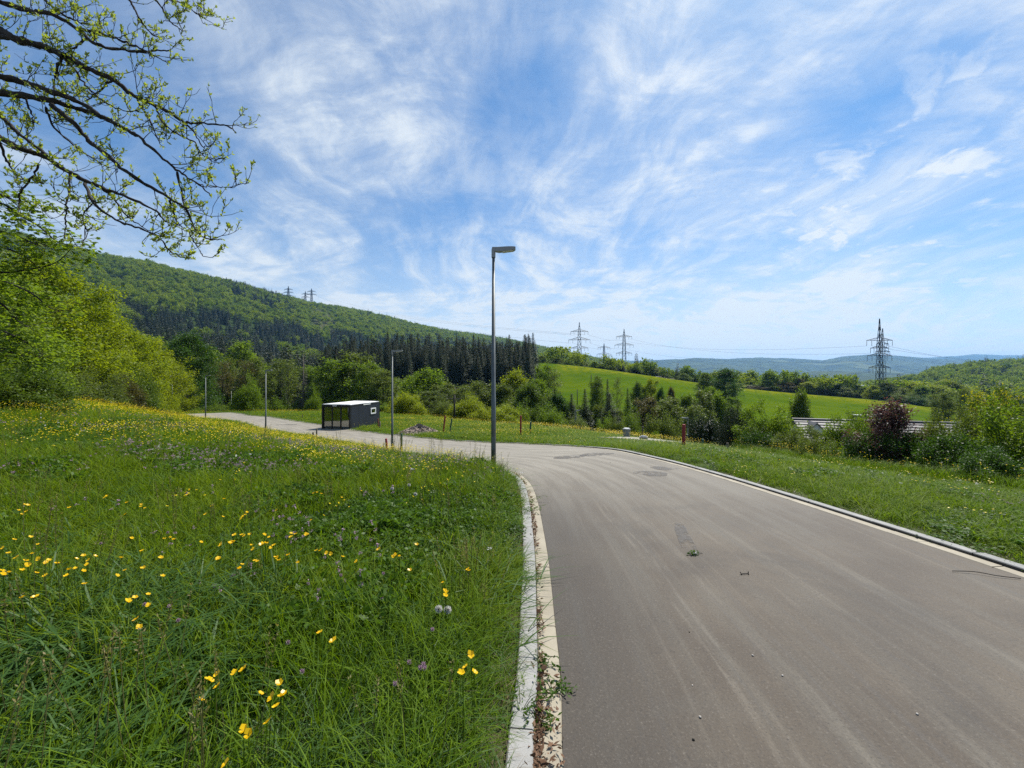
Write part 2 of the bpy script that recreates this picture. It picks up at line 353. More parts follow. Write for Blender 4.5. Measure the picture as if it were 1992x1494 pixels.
# foliage
LF = {}
LF['yellowgreen'] = m_leaf('yellow_green_leaves', (0.1262, 0.1834, 0.0103), (0.2258, 0.2656, 0.0145), .52)
LF['lime'] = m_leaf('lime_leaves', (.13, .18, .010), (.22, .25, .016), .52)
LF['fresh'] = m_leaf('fresh_green_leaves', (0.0819, 0.1440, 0.0130), (0.1449, 0.2100, 0.0216), .5)
LF['mid'] = m_leaf('mid_green_leaves', (0.0529, 0.0936, 0.0130), (0.1008, 0.1500, 0.0216), .45)
LF['alder'] = m_leaf('grey_green_leaves', (0.0710, 0.1020, 0.0238), (0.1224, 0.1620, 0.0378), .45)
LF['deep'] = m_leaf('deep_green_leaves', (0.0253, 0.0633, 0.0103), (0.0529, 0.1092, 0.0145), .4)
LF['olive'] = m_leaf('olive_bronze_leaves', (.055, .058, .018), (.10, .085, .03), .42)
LF['oak'] = m_leaf('golden_oak_leaves', (.19, .20, .014), (.30, .28, .022), .45)
LF['copper'] = m_leaf('copper_leaves', (.058, .032, .034), (.135, .080, .070), .4, tc=(1.3, .95, .8))
LF['needle'] = m_leaf('spruce_needles', (0.0157, 0.0290, 0.0099), (0.0350, 0.0544, 0.0149), .18, .6, .25)
LF['needle2'] = m_leaf('dark_yew_needles', (.010, .020, .010), (.022, .038, .016), .2, .55, .25)
LF['dead'] = m_leaf('dead_twigs', (.07, .06, .05), (.13, .11, .09), .1)
LF['holly'] = m_leaf('glossy_leaves', (.014, .030, .010), (.035, .055, .018), .2, .45, .25)
LF['bud'] = m_leaf('young_oak_leaves', (0.1870, 0.2415, 0.0350), (0.2970, 0.3565, 0.0700), .5)
LF['maple'] = m_leaf('maple_leaves', (0.0900, 0.1584, 0.0130), (0.1801, 0.2501, 0.0261), .5)
LF['hill'] = m_leaf('hill_beech_leaves', (.055, .115, .010), (.205, .255, .024), .45, .6, .12, hue=.55)
LF['hillneedle'] = m_leaf('hill_spruce_needles', (0.0110, 0.0198, 0.0099), (0.0286, 0.0396, 0.0149), .2, .6, .25, hue=.6)
LF['grass'] = m_leaf('meadow_grass', (0.0515, 0.1075, 0.0065), (0.1461, 0.2280, 0.0096), .40, .6, .12, hue=.45)
LF['grasslight'] = m_leaf('light_grass', (0.0753, 0.1281, 0.0046), (0.1643, 0.2226, 0.0083), .44, .6, .12, hue=.45)
LF['broadgrass'] = m_leaf('broad_grass', (.035, .085, .016), (.075, .145, .03), .40, .5, .22, hue=.4)
LF['grassdry'] = m_leaf('dry_grass', (.11, .085, .04), (.20, .16, .08), .35, .5, .3, tc=(1.1, 1, .8))
LF['stalk'] = m_leaf('seed_stalks', (.10, .12, .03), (.24, .19, .09), .35, .6, .2)
LF['clover'] = m_leaf('clover_leaves', (0.0397, 0.0923, 0.0095), (0.0821, 0.1518, 0.0174), .42, .5, .2)
LF['yellow'] = m_leaf('buttercup_petals', (.66, .52, .008), (.76, .64, .016), .35, .4, .3, tc=(1, .9, .3))
LF['buttercup'] = m_leaf('near_buttercup_petals', (.80, .47, .003), (.86, .58, .006), .35, .3, .4, tc=(1, .9, .3))
LF['purple'] = m_leaf('clover_blossom', (.33, .21, .28), (.48, .35, .41), .3, .6, .2, tc=(1, .9, 1))
LF['fluff'] = m_leaf('seed_fluff', (.62, .60, .56), (.75, .73, .70), .4, .7, .1, tc=(1, 1, 1))
LF['litter'] = m_leaf('dry_litter', (.075, .040, .022), (.19, .11, .065), .15, .7, .2, tc=(1, .9, .7))

# ------------------------------------------------------------------ plants: generators
def unit(v): return v / (np.linalg.norm(v, axis=-1, keepdims=True) + 1e-9)
def diamonds(P, D, N_, L, W):
    """one leaf-shaped quad each: base P, direction D, normal N_"""
    D = unit(D); Sd = unit(np.cross(D, N_)); L = np.asarray(L)[:, None]; W = np.asarray(W)[:, None]
    a = P; b = P + D * L * .45 + Sd * W * .5; c = P + D * L; d = P + D * L * .45 - Sd * W * .5
    V = np.stack([a, b, c, d], 1).reshape(-1, 3); Q = np.arange(len(P) * 4).reshape(-1, 4); return V, Q
def leafmesh(name, C, n_per, spread, leaf, rng, mat, flat=.35, droop=0.0, asp=.62):
    C = np.asarray(C); n = len(C) * n_per
    P = np.repeat(C, n_per, 0) + rng.normal(0, 1, (n, 3)) * np.asarray(spread)
    D = rng.normal(0, 1, (n, 3)); D[:, 2] = D[:, 2] * flat - droop
    Nn = rng.normal(0, 1, (n, 3)); Nn[:, 2] += .5
    L = leaf * rng.uniform(.6, 1.35, n); V, Q = diamonds(P, D, Nn, L, L * asp)
    var = np.clip(np.repeat(rng.uniform(0, 1, len(C)), n_per) * .55 + rng.uniform(0, .45, n), 0, 1)
    return mk(name, V, Q, var=var, mats=(mat,))

def extent(me, hq=99.0, rq=88):
    a = np.empty(len(me.vertices) * 3, np.float32); me.vertices.foreach_get('co', a); a = a.reshape(-1, 3)
    return float(np.percentile(a[:, 2], hq)), float(np.percentile(np.hypot(a[:, 0], a[:, 1]), rq))
def gen_tree(seed, H=10., Rr=4., base=.15, limbs=16, subs=5, n_per=45, leaf=.28, spread=.45, shape=1.0, top=.6, trunk_r=.16, up=.5, mat=None, bark=None, lump=.35, droop=0.0, trunk_h=.9, lean=.03):
    """trunk with limbs and sub-limbs, leaves in clusters along the outer part of each; returns (trunk, crown, H, R)"""
    rng = np.random.default_rng(seed); mb = MB(); C = []
    k = 8; zz = np.linspace(0, H * trunk_h, k); tr = np.stack([np.cumsum(rng.normal(0, lean * H / k, k)), np.cumsum(rng.normal(0, lean * H / k, k)), zz], 1); tr[0, :2] = 0; tr[1, :2] *= .4
    mb.tube(tr, trunk_r * np.linspace(1.15, .18, k), 7)
    ph = rng.uniform(0, 6.28, 4)
    def env(h, az):
        q = np.clip((h - base) / (1 - base), 0.001, 1)
        r = (math.sin(math.pi * min(1, q ** top)) ** .62) * shape if q < 1 else 0
        return Rr * max(.08, r) * (1 + lump * (.5 * math.sin(az * 2 + ph[0] + 5 * h) + .35 * math.sin(az * 3 + ph[1] - 9 * h) + .3 * math.sin(14 * h + ph[2] + az)))
    for i in range(limbs):
        t = base + .02 + (.96 - base) * ((i + rng.uniform(0, .8)) / limbs) ** .95; az = i * 2.4 + rng.uniform(-.4, .4)
        hs = max(.06, t - up * .22 * rng.uniform(.5, 1)) * H; hs = min(hs, H * trunk_h * .97)
        st = np.array([np.interp(hs, zz, tr[:, 0]), np.interp(hs, zz, tr[:, 1]), hs]); r = env(t, az) * rng.uniform(.72, 1.05)
        en = np.array([math.cos(az) * r, math.sin(az) * r, t * H]); en[2] -= droop * r
        md = (st + en) / 2 + np.array([0, 0, -.06 * r]) + rng.normal(0, .05 * r, 3)
        limb = catmull([st, md, en], 4); mb.tube(limb, np.linspace(trunk_r * .42 * (1 - .5 * t), .012 * H / 10, len(limb)), 5, False)
        C.append(en)
        for j in range(subs):
            f = rng.uniform(.35, .98); p = limb[int(f * (len(limb) - 1))]; az2 = az + rng.choice([-1, 1]) * rng.uniform(.4, 1.3); l2 = r * rng.uniform(.2, .5) + .03 * H
            e2 = p + np.array([math.cos(az2) * l2, math.sin(az2) * l2, l2 * rng.uniform(-.15, .7)]); e2[2] = min(e2[2], H * .99)
            mb.tube(np.array([p, (p + e2) / 2 + rng.normal(0, .04 * l2, 3), e2]), [trunk_r * .13, trunk_r * .09, trunk_r * .04], 4, False)
            C.append(e2); C.append(p + (e2 - p) * rng.uniform(.4, .8))
    C.append(tr[-1] + np.array([0, 0, (1 - trunk_h) * H * .6])); C.append(tr[-1])
    C = np.array(C); C[:, 2] = np.maximum(C[:, 2], spread * .5)
    trunk = mb.mesh('trunk', smooth=True, mats=(bark or MT['bark'],))
    crown = leafmesh('crown', C, n_per, spread, leaf, rng, mat or LF['mid'], droop=0)
    return (trunk, crown, *extent(crown))

def gen_conifer(seed, H=18., Rr=3., base=.06, step=.36, leaf=.50, mat=None, dens=1.25, bare=False, power=1.1, asp=.32):
    rng = np.random.default_rng(seed); mb = MB(); P = []; D = []
    mb.tube([[0, 0, 0], [0, 0, H * .5], [0, 0, H]], [.018 * H * .8, .011 * H * .8, .02], 6)
    z = base * H
    while z < H * .985:
        q = (z - base * H) / (H * (1 - base)); L = Rr * (1 - q) ** power * rng.uniform(.72, 1.12) + .04; nb = int((7 if q < .75 else 5) + rng.integers(0, 2)); a0 = rng.uniform(0, 6.28)
        for b in range(nb):
            az = a0 + b * 6.283 / nb + rng.uniform(-.25, .25); l = L * rng.uniform(.65, 1.1); dr = .32 - .55 * q
            d = np.array([math.cos(az), math.sin(az)]); n = max(2, int(l / .30 * dens)); t = np.linspace(.0 if bare else .15, 1, n) ** .8
            pts = np.stack([d[0] * l * t, d[1] * l * t, z - dr * l * t * (1 - .35 * t) + .06 * l * t * t], 1)
            if bare or b % 2 == 0: mb.tube(pts[[0, n // 2, -1]], [.03, .02, .008] if not bare else [.05, .03, .012], 4, False)
            for s in (-1, 1, 0, -1, 1):
                lat = s * rng.uniform(0, .42, n) * l * (1.05 - t) + s * .08; q_ = pts + rng.normal(0, .06, (n, 3)) + np.stack([-d[1] * lat, d[0] * lat, -.12 * np.abs(lat)], 1)
                P.append(q_); o = np.array([d[0] + s * .6 * -d[1], d[1] + s * .6 * d[0], -.55]); D.append(np.repeat(o[None], n, 0) + rng.normal(0, .3, (n, 3)))
        z += step * rng.uniform(.8, 1.2) * (1.15 - .45 * q)
    trunk = mb.mesh('trunk', smooth=True, mats=(MT['bark'] if not bare else MT['bark_pale'],))
    P = np.vstack(P); D = np.vstack(D)
    if bare: k = rng.uniform(0, 1, len(P)) < .30; P = P[k]; D = D[k]; leaf *= .6; asp = .12
    Nn = rng.normal(0, .5, (len(P), 3)); Nn[:, 2] += 1; L = leaf * rng.uniform(.6, 1.3, len(P)) * (.4 + .6 * np.clip(1.25 * (1 - P[:, 2] / H), 0, 1)); V, Q = diamonds(P, D, Nn, L, L * asp)
    crown = mk('crown', V, Q, var=rng.uniform(0, 1, len(P)), mats=(mat or LF['needle'],)); return (trunk, crown, *extent(crown, 99.8, 93))

def gen_bush(seed, H=3., Rr=2., n_c=170, n_per=55, leaf=.11, spread=.2, mat=None, spiky=0.0, asp=.55):
    """many stems from the ground, leafy dome with hollows and shoots"""
    rng = np.random.default_rng(seed); mb = MB(); C = []; ph = rng.uniform(0, 6.28, 5)
    for i in range(n_c):
        az = rng.uniform(0, 6.283); u = rng.uniform(0, 1) ** .5; el = math.asin(rng.uniform(0.0, 1))
        rr = (1 + .22 * math.sin(2 * az + ph[0]) + .18 * math.sin(3 * az + 4 * el + ph[1]) + .15 * math.sin(7 * el + 5 * az + ph[2])) * (.58 + .42 * u)
        if rng.uniform() < .06 + spiky: rr *= rng.uniform(1.03, 1.22)
        e = np.array([math.cos(az) * math.cos(el) * Rr * rr, math.sin(az) * math.cos(el) * Rr * rr, max(.12, math.sin(el) * H * rr * .92)]); C.append(e)
        if i % 5 == 0:
            s = np.array([rng.normal(0, .12 * Rr), rng.normal(0, .12 * Rr), 0]); m = (s + e) / 2 + np.array([0, 0, .12 * H]); mb.tube(catmull([s, m, e], 3), np.linspace(.03, .006, 7) * H / 3, 4, False)
    trunk = mb.mesh('stems', smooth=True, mats=(MT['bark'],)); C = np.array(C)
    crown = leafmesh('crown', C, n_per, spread, leaf, rng, mat or LF['mid'], flat=.6, asp=asp); return (trunk, crown, *extent(crown, 96, 80))

PT = {}
def proto(k, f, *a, **kw):
    if k not in PT: PT[k] = f(*a, **kw)
    return PT[k]
KINDS = {
 'big1': lambda: gen_tree(11, 12, 5.2, .04, 34, 8, 62, .22, .40, mat=LF['yellowgreen'], up=.7, trunk_r=.2),
 'big2': lambda: gen_tree(12, 12, 4.6, .05, 32, 8, 62, .22, .40, mat=LF['yellowgreen'], up=.8, trunk_r=.18, top=.75),
 'big3': lambda: gen_tree(13, 12, 5.0, .03, 30, 9, 60, .24, .42, mat=LF['fresh'], up=.5, trunk_r=.2, top=.55),
 'round1': lambda: gen_tree(21, 10, 4.4, .10, 26, 7, 48, .29, .40, up=.6), 'round2': lambda: gen_tree(22, 10, 4.0, .08, 24, 7, 50, .29, .44, up=.5, top=.7, lump=.5),
 'round3': lambda: gen_tree(23, 10, 4.8, .12, 28, 6, 50, .30, .40, up=.4, top=.5, lump=.45),
 'tall1': lambda: gen_tree(31, 14, 2.6, .25, 26, 6, 34, .27, .34, up=1.2, trunk_r=.14, top=.8, lump=.5), 'tall2': lambda: gen_tree(32, 14, 2.2, .35, 22, 5, 30, .27, .36, up=1.4, trunk_r=.12, top=.8, lump=.6),
 'tall3': lambda: gen_tree(33, 14, 3.0, .18, 26, 7, 34, .28, .36, up=1.0, trunk_r=.15, top=.9, lump=.5),
 'thin': lambda: gen_tree(35, 15, 1.7, .5, 14, 4, 16, .24, .32, up=.8, trunk_r=.13, top=.8, lump=.6, lean=.02),
 'con1': lambda: gen_conifer(41, 18, 3.1), 'con2': lambda: gen_conifer(42, 18, 2.6, .1), 'con3': lambda: gen_conifer(43, 18, 3.5, .04, power=.95),
 'dead': lambda: gen_conifer(45, 16, 2.4, .1, bare=True, mat=LF['dead'], dens=.7),
 'bush1': lambda: gen_bush(51, n_c=320, n_per=80, leaf=.13), 'bush2': lambda: gen_bush(52, n_c=280, n_per=70, leaf=.13, spiky=.12), 'bush3': lambda: gen_bush(53, n_c=420, leaf=.12, n_per=100),
 'fine': lambda: gen_bush(54, n_c=520, n_per=105, leaf=.10, spread=.16), 'yew': lambda: gen_bush(55, n_c=420, n_per=90, leaf=.14, spread=.16, spiky=.3, asp=.22),
 'cone': lambda: gen_tree(61, 6, 1.9, .0, 30, 6, 40, .17, .24, up=.9, top=.45, lump=.15, trunk_r=.1),
 'copper': lambda: gen_tree(62, 6, 2.0, .05, 30, 7, 34, .14, .26, up=.9, trunk_r=.13, top=.5, lump=.7, mat=LF['copper']),
 'oak': lambda: gen_tree(63, 9, 4.4, .2, 22, 6, 26, .24, .36, up=.4, trunk_r=.2, top=.6, lump=.4, mat=LF['oak']),
 'small': lambda: gen_tree(64, 4, 1.5, .1, 16, 4, 30, .16, .2, up=.9, trunk_r=.05, top=.7, lump=.4),
}
rnd = random.Random(7)
def plant(kind, px, top, Y, wpx, mat, label, group=None, name='tree', cat='tree', dz=0.0, base=None):
    tr, cr, H0, R0 = proto(kind, KINDS[kind])
    x = X_of(px, Y); z = g1(x, Y) - .08 + dz; ztop = EYE - (top - HY) / F_PX * Y
    h = max(.5, ztop - z); w = wpx / F_PX * Y / 2
    o = empty(name, (x, Y, z), rnd.uniform(0, 6.28), (w / R0, w / R0, h / H0))
    tag(o, label, cat, group)
    link('trunk' if not kind.startswith(('bush', 'fine', 'yew')) else 'stem', tr, o)
    link('crown', cr, o, mat=LF[mat])
    return o

# ------------------------------------------------------------------ GN scatter (grass, far woods)
def scatter(name, protos, P, rot, scl, idx, label, cat, kind='stuff'):
    """one object: points with attributes, geometry nodes set one of the prototype meshes on each"""
    c = bpy.data.collections.new(name + '_kinds')
    for i, me in enumerate(protos): c.objects.link(bpy.data.objects.new('%s_k%02d' % (name, i), me))
    me = bpy.data.meshes.new(name); P = np.asarray(P, np.float32); me.vertices.add(len(P)); me.vertices.foreach_set('co', P.ravel())
    for nm, ty, v in (('rot', 'FLOAT_VECTOR', rot), ('scl', 'FLOAT_VECTOR', scl), ('idx', 'INT', idx)):
        a = me.attributes.new(nm, ty, 'POINT')
        a.data.foreach_set('vector' if ty == 'FLOAT_VECTOR' else 'value', np.asarray(v, np.int32 if ty == 'INT' else np.float32).ravel())
    o = bpy.data.objects.new(name, me); COL.objects.link(o)
    t = bpy.data.node_groups.new(name + '_scatter', 'GeometryNodeTree')
    t.interface.new_socket('Geometry', in_out='INPUT', socket_type='NodeSocketGeometry'); t.interface.new_socket('Geometry', in_out='OUTPUT', socket_type='NodeSocketGeometry')
    gi = t.nodes.new('NodeGroupInput'); go = t.nodes.new('NodeGroupOutput'); ip = t.nodes.new('GeometryNodeInstanceOnPoints'); ci = t.nodes.new('GeometryNodeCollectionInfo')
    ci.inputs['Collection'].default_value = c; ci.inputs['Separate Children'].default_value = True; ci.inputs['Reset Children'].default_value = True
    mp = t.nodes.new('GeometryNodeMeshToPoints'); t.links.new(gi.outputs[0], mp.inputs['Mesh']); t.links.new(mp.outputs[0], ip.inputs['Points'])
    t.links.new(ci.outputs[0], ip.inputs['Instance']); ip.inputs['Pick Instance'].default_value = True
    def na(nm, ty):
        n = t.nodes.new('GeometryNodeInputNamedAttribute'); n.data_type = ty; n.inputs['Name'].default_value = nm; return n.outputs[0]
    t.links.new(na('idx', 'INT'), ip.inputs['Instance Index']); t.links.new(na('scl', 'FLOAT_VECTOR'), ip.inputs['Scale'])
    er = t.nodes.new('FunctionNodeEulerToRotation'); t.links.new(na('rot', 'FLOAT_VECTOR'), er.inputs[0]); t.links.new(er.outputs[0], ip.inputs['Rotation'])
    t.links.new(ip.outputs[0], go.inputs[0])
    md = o.modifiers.new('scatter', 'NODES'); md.node_group = t
    tag(o, label, cat, kind=kind); return o

# ------------------------------------------------------------------ camera, light, sky
cam = bpy.data.cameras.new('camera'); co = bpy.data.objects.new('camera', cam); COL.objects.link(co)
co.location = (0, 0, EYE); co.rotation_euler = (R(90), 0, 0)
cam.sensor_width = 36; cam.lens = 36 * F_PX / 1992; cam.shift_y = -17 / 1992; cam.clip_end = 40000; cam.clip_start = .05
S.camera = co
SUN_EL, SUN_AZ = 55, 38                                  # degrees; azimuth to the right of straight ahead
sd = bpy.data.lights.new('sun', 'SUN'); so = bpy.data.objects.new('sun', sd); COL.objects.link(so)
sd.energy = 4.6; sd.angle = R(.53); sd.color = (1, .955, .88)
dirn = Vector((math.sin(R(SUN_AZ)) * math.cos(R(SUN_EL)), math.cos(R(SUN_AZ)) * math.cos(R(SUN_EL)), math.sin(R(SUN_EL))))
so.rotation_euler = dirn.to_track_quat('Z', 'Y').to_euler(); so.location = (30, 30, 60)
S.view_settings.view_transform = 'Standard'; S.view_settings.look = 'None'; S.view_settings.exposure = .74; S.view_settings.gamma = 1

W = bpy.data.worlds.new('World'); S.world = W; W.use_nodes = True
t = W.node_tree; t.nodes.clear(); N = NT(t)
wo = t.nodes.new('ShaderNodeOutputWorld'); bg = t.nodes.new('ShaderNodeBackground'); N.lk(bg.outputs[0], wo.inputs[0])
sky = N.n('ShaderNodeTexSky', sky_type='NISHITA'); sky.sun_disc = False; sky.sun_elevation = R(SUN_EL); sky.sun_rotation = R(SUN_AZ); sky.air_density = 1.0; sky.dust_density = .6; sky.ozone_density = 1.6; sky.altitude = 400
d = N.n('ShaderNodeTexCoord').outputs['Generated']; d = N.vm('NORMALIZE', d)
sp = N.n('ShaderNodeSeparateXYZ'); N.lk(d, sp.inputs[0]); dx, dy, dz = sp.outputs
zc = N.m('ADD', N.m('MAXIMUM', dz, 0.0), .20)
cb = N.n('ShaderNodeCombineXYZ'); N.lk(N.m('DIVIDE', dx, zc), cb.inputs[0]); N.lk(N.m('DIVIDE', dy, zc), cb.inputs[1]); p = cb.outputs[0]
def dirpx(px, py):
    v = Vector((px - CX, F_PX, HY - py)); v.normalize(); return tuple(v)
def blob(px, py, k):                                     # soft patch of the sky round a direction
    return N.m('EXPONENT', N.m('MULTIPLY', N.m('SUBTRACT', N.vm('DOT_PRODUCT', d, dirpx(px, py), out=1), 1.0), k))
def addup(L):
    s = L[0]
    for q in L[1:]: s = N.m('ADD', s, q)
    return s
cover = addup([N.m('MULTIPLY', blob(px, py, k), a) for px, py, k, a in (
    (640, 320, 60, .55), (500, 120, 30, .40), (800, 40, 60, .50), (1330, 330, 14, .40), (1440, 60, 24, .55), (1750, 440, 30, .35), (1200, 560, 24, .35), (1580, 500, 90, .40), (560, 520, 40, .55), (950, 620, 30, .40), (200, 480, 20, .40), (1950, 20, 30, .5), (830, 270, 160, .35), (1100, 420, 80, .25),
    (1020, 140, 90, -.55), (800, 430, 70, -.55), (470, 380, 60, -.45), (1700, 170, 80, -.75), (1600, 225, 120, -.35), (1950, 260, 60, -.35), (330, 300, 50, -.40), (1330, 610, 120, -.25), (1900, 640, 40, -.45), (930, 240, 90, -.30), (300, 90, 60, -.2), (1000, 330, 90, -.2))])
wv = N.noise(p, .45, 3, .5, 0, 1); warp = N.vm('SCALE', N.vm('SUBTRACT', wv, (.5, .5, .5)), 1.6)
wv2 = N.noise(p, 2.6, 4, .6, 0, 1); warp2 = N.vm('SCALE', N.vm('SUBTRACT', wv2, (.5, .5, .5)), .10)
pw = N.vm('ADD', N.vm('ADD', p, warp), warp2)
fib = N.noise(N.mapping(pw, (2.0, .95, 1), (0, 0, R(-38))), 2.3, 9, .62, .25)      # long fibres
fib2 = N.noise(N.mapping(pw, (1.0, 2.9, 1), (0, 0, R(-24)), (5, 2, 0)), 2.2, 9, .66, .3)
veil = N.noise(N.mapping(pw, (.8, .6, 1), (0, 0, R(20)), (3, 1, 0)), 1.3, 8, .6, .3)
cell = N.noise(pw, 9, 6, .65)
puff = N.noise(N.vm('ADD', p, N.vm('SCALE', N.vm('SUBTRACT', N.noise(p, 2.2, 3, .5, 0, 1), (.5, .5, .5)), .35)), 5.5, 6, .62)
zone = N.ss(N.m('ADD', cover, N.m('MULTIPLY', N.m('SUBTRACT', veil, .5), 1.6)), -.50, .62)
feath = N.m('ADD', N.m('ADD', N.m('MULTIPLY', fib, .52), N.m('MULTIPLY', fib2, .30)), N.m('MULTIPLY', cell, .18))
f1 = N.ss(feath, .40, .64); f2 = N.ss(feath, .50, .66)
cl = N.m('ADD', N.m('MULTIPLY', zone, N.m('ADD', N.m('MULTIPLY', f1, .44), .22)), N.m('MULTIPLY', N.m('MULTIPLY', zone, zone), N.m('MULTIPLY', f2, .19)))
cl = N.m('ADD', cl, N.m('MULTIPLY', f1, .10))
pm = N.m('MULTIPLY', N.ss(puff, .54, .66), addup([blob(1760, 430, 60), N.m('MULTIPLY', blob(1560, 420, 60), .6), N.m('MULTIPLY', blob(680, 170, 250), .6), N.m('MULTIPLY', blob(1050, 400, 120), .4), N.m('MULTIPLY', blob(1900, 240, 150), .5)]))
cl = N.m('ADD', cl, N.m('MULTIPLY', pm, .36), None, True)
hz = N.ss(dz, .34, .0); cl = N.m('ADD', cl, N.m('MULTIPLY', N.m('POWER', hz, 1.15), N.m('ADD', N.m('MULTIPLY', f1, .26), .72)), None, True)
cl = N.m('MINIMUM', cl, .94)
skyc = N.mix(1.0, sky.outputs[0], (.47, .84, 1.10), 'MULTIPLY')
sunb = N.m('EXPONENT', N.m('MULTIPLY', N.m('SUBTRACT', N.vm('DOT_PRODUCT', d, tuple(dirn), out=1), 1.0), 5.0))
white = N.mix(sunb, (6.5, 7.15, 7.7), (8.1, 8.4, 8.6))
final = N.mix(cl, skyc, white)
N.lk(final, bg.inputs[0]); bg.inputs[1].default_value = .072

# ------------------------------------------------------------------ ground sheets
def grid_sheet(name, xs, ys, zf, mat, label, cat, attrs=None):
    X, Y = np.meshgrid(xs, ys); z = zf(X, Y); V = np.stack([X.ravel(), Y.ravel(), z.ravel()], 1); nx = len(xs); ny = len(ys)
    i = np.arange(ny - 1)[:, None] * nx; j = np.arange(nx - 1)[None]; Q = np.stack([i + j, i + j + 1, i + nx + j + 1, i + nx + j], -1).reshape(-1, 4)
    me = mk(name, V, Q, smooth=True, mats=(mat,)); o = link(name, me); tag(o, label, cat, kind='structure')
    return o
def near_z(X, Y):
    z = g(X, Y); z[inpoly(X, Y, CORE)] -= .2; return z + .0
xs = np.unique(np.concatenate([np.arange(-100, -24, 1.6), np.arange(-24, 14, .3), np.arange(14, 90, 1.6)])); ys = np.unique(np.concatenate([np.arange(-8, 34, .3), np.arange(34, 112, 1.0)]))
grid_sheet('meadow_ground', xs, ys, near_z, MT['ground'], 'sloping meadow ground on both sides of the asphalt road', 'ground')
def fan_sheet():
    us = np.linspace(-1.75, 1.75, 190); ls = np.exp(np.linspace(math.log(96), math.log(2600), 170)); U, Yy = np.meshgrid(us, ls); X = U * Yy
    z = g(X, Yy) - np.clip((118 - Yy) / 6, 0, 1) * .6; px = CX + F_PX * U
    ym = field_top(px); fld = np.clip((ym - Yy) / 4, 0, 1) * np.clip((px - 1028) / 6, 0, 1) * np.clip((1905 - px) / 6, 0, 1)
    f2 = (inpoly(px, np.log(Yy), [(1225, math.log(500)), (1330, math.log(470)), (1360, math.log(640)), (1240, math.log(640))])).astype(float) * .8
    fld = np.maximum(fld, f2); fld = np.maximum(fld, np.clip((Yy - 1400) / 200, 0, 1) * np.clip((px - 1250) / 100, 0, 1) * .5)
    yel = np.clip(1 - np.abs(Yy - (ym - 14)) / 28, 0, 1) * (px > 1080)
    bare = inpoly(px, Yy, [(612, 900), (655, 900), (640, 1450), (575, 1450)]).astype(float) * .7
    nx = len(us); ny = len(ls); i = np.arange(ny - 1)[:, None] * nx; j = np.arange(nx - 1)[None]
    Q = np.stack([i + j, i + j + 1, i + nx + j + 1, i + nx + j], -1).reshape(-1, 4)
    me = mk('valley_ground', np.stack([X.ravel(), Yy.ravel(), z.ravel()], 1), Q, smooth=True, mats=(MT['far'],))
    for nm, v in (('field', fld), ('yellow', yel), ('bare', bare)):
        a = me.attributes.new(nm, 'FLOAT', 'POINT'); a.data.foreach_set('value', v.ravel().astype(np.float32))
    tag(link('valley_ground', me), 'valley floor, green hay field and the wooded hills beyond', 'hills', kind='structure')
def field_top(px): return np.interp(px, [1030, 1120, 1250, 1360, 1500, 1700, 1880], [262, 262, 262, 244, 232, 212, 203])
fan_sheet()

# ------------------------------------------------------------------ far ridges across the plain
def ridge(name, prof, Y0, Y1, pyb, label, seed, mat):
    px = np.arange(900, 2400, 6.0); rng = np.random.default_rng(seed); top = np.interp(px, [a for a, b in prof], [b for a, b in prof])
    for k in range(1, 6): top = top + .7 / k * np.sin(px * .021 * 1.9 ** k + rng.uniform(0, 6))
    rows = 26; V = []
    for r in range(rows):
        f = r / (rows - 1); Y = Y0 + (Y1 - Y0) * f; py = pyb + (top - pyb) * (math.sin(f * math.pi / 2) ** .9)
        zn = EYE - (py - HY) / F_PX * Y + (16 * np.sin(px * .02 + 5 * f + seed) + 11 * np.sin(px * .047 + 11 * f)) * (1 - f) * f * 4
        V.append(np.stack([(px - CX) / F_PX * Y, np.full(len(px), Y), zn], 1))
    V.append(V[-1] + np.array([0, 700, -260])); rows += 1
    nx = len(px); i = np.arange(rows - 1)[:, None] * nx; j = np.arange(nx - 1)[None]; Q = np.stack([i + j, i + j + 1, i + nx + j + 1, i + nx + j], -1).reshape(-1, 4)
    tag(link(name, mk(name, np.vstack(V), Q, smooth=True, mats=(mat,))), label, 'hills', kind='structure')
def m_ridge():
    m, N, out = material('far_woods_and_fields'); P = N.pos()
    n1 = N.noise(P, .0016, 5, .6); n2 = N.noise(P, .012, 5, .65); n3 = N.noise(N.mapping(P, (1, .35, 1)), .0022, 3, .5)
    c = N.mix(N.ss(n2, .35, .65), (.005, .012, .005), (.055, .080, .026)); c = N.mix(N.m('MULTIPLY', N.ss(n1, .5, .62), .5), c, (.07, .09, .03))
    c = N.mix(N.m('MULTIPLY', N.ss(n3, .64, .68), .6), c, (.12, .14, .05)); principled(N, out, c, .95, 0, .1, n2, .8, 14); return m
MR = m_ridge()
ridge('far_hills', [(900, 712), (1200, 703), (1290, 700), (1350, 697), (1400, 698), (1450, 696), (1478, 695), (1530, 698), (1605, 700), (1640, 693), (1700, 690), (1760, 692), (1800, 697), (1850, 700), (2000, 706), (2400, 715)], 3600, 6200, 748, 'long blue wooded ridge across the far side of the plain', 3, MR)
ridge('farthest_hills', [(900, 716), (1600, 706), (1780, 697), (1850, 693), (1900, 690), (1960, 690), (2050, 694), (2400, 705)], 6800, 9000, 740, 'palest blue ridge behind the long ridge', 5, MR)
ridge('near_plain_hills', [(900, 745), (1280, 738), (1400, 733), (1560, 726), (1640, 722), (1720, 724), (1800, 728), (2400, 735)], 2300, 3300, 756, 'low blue wooded rise in front of the long ridge', 9, MR)

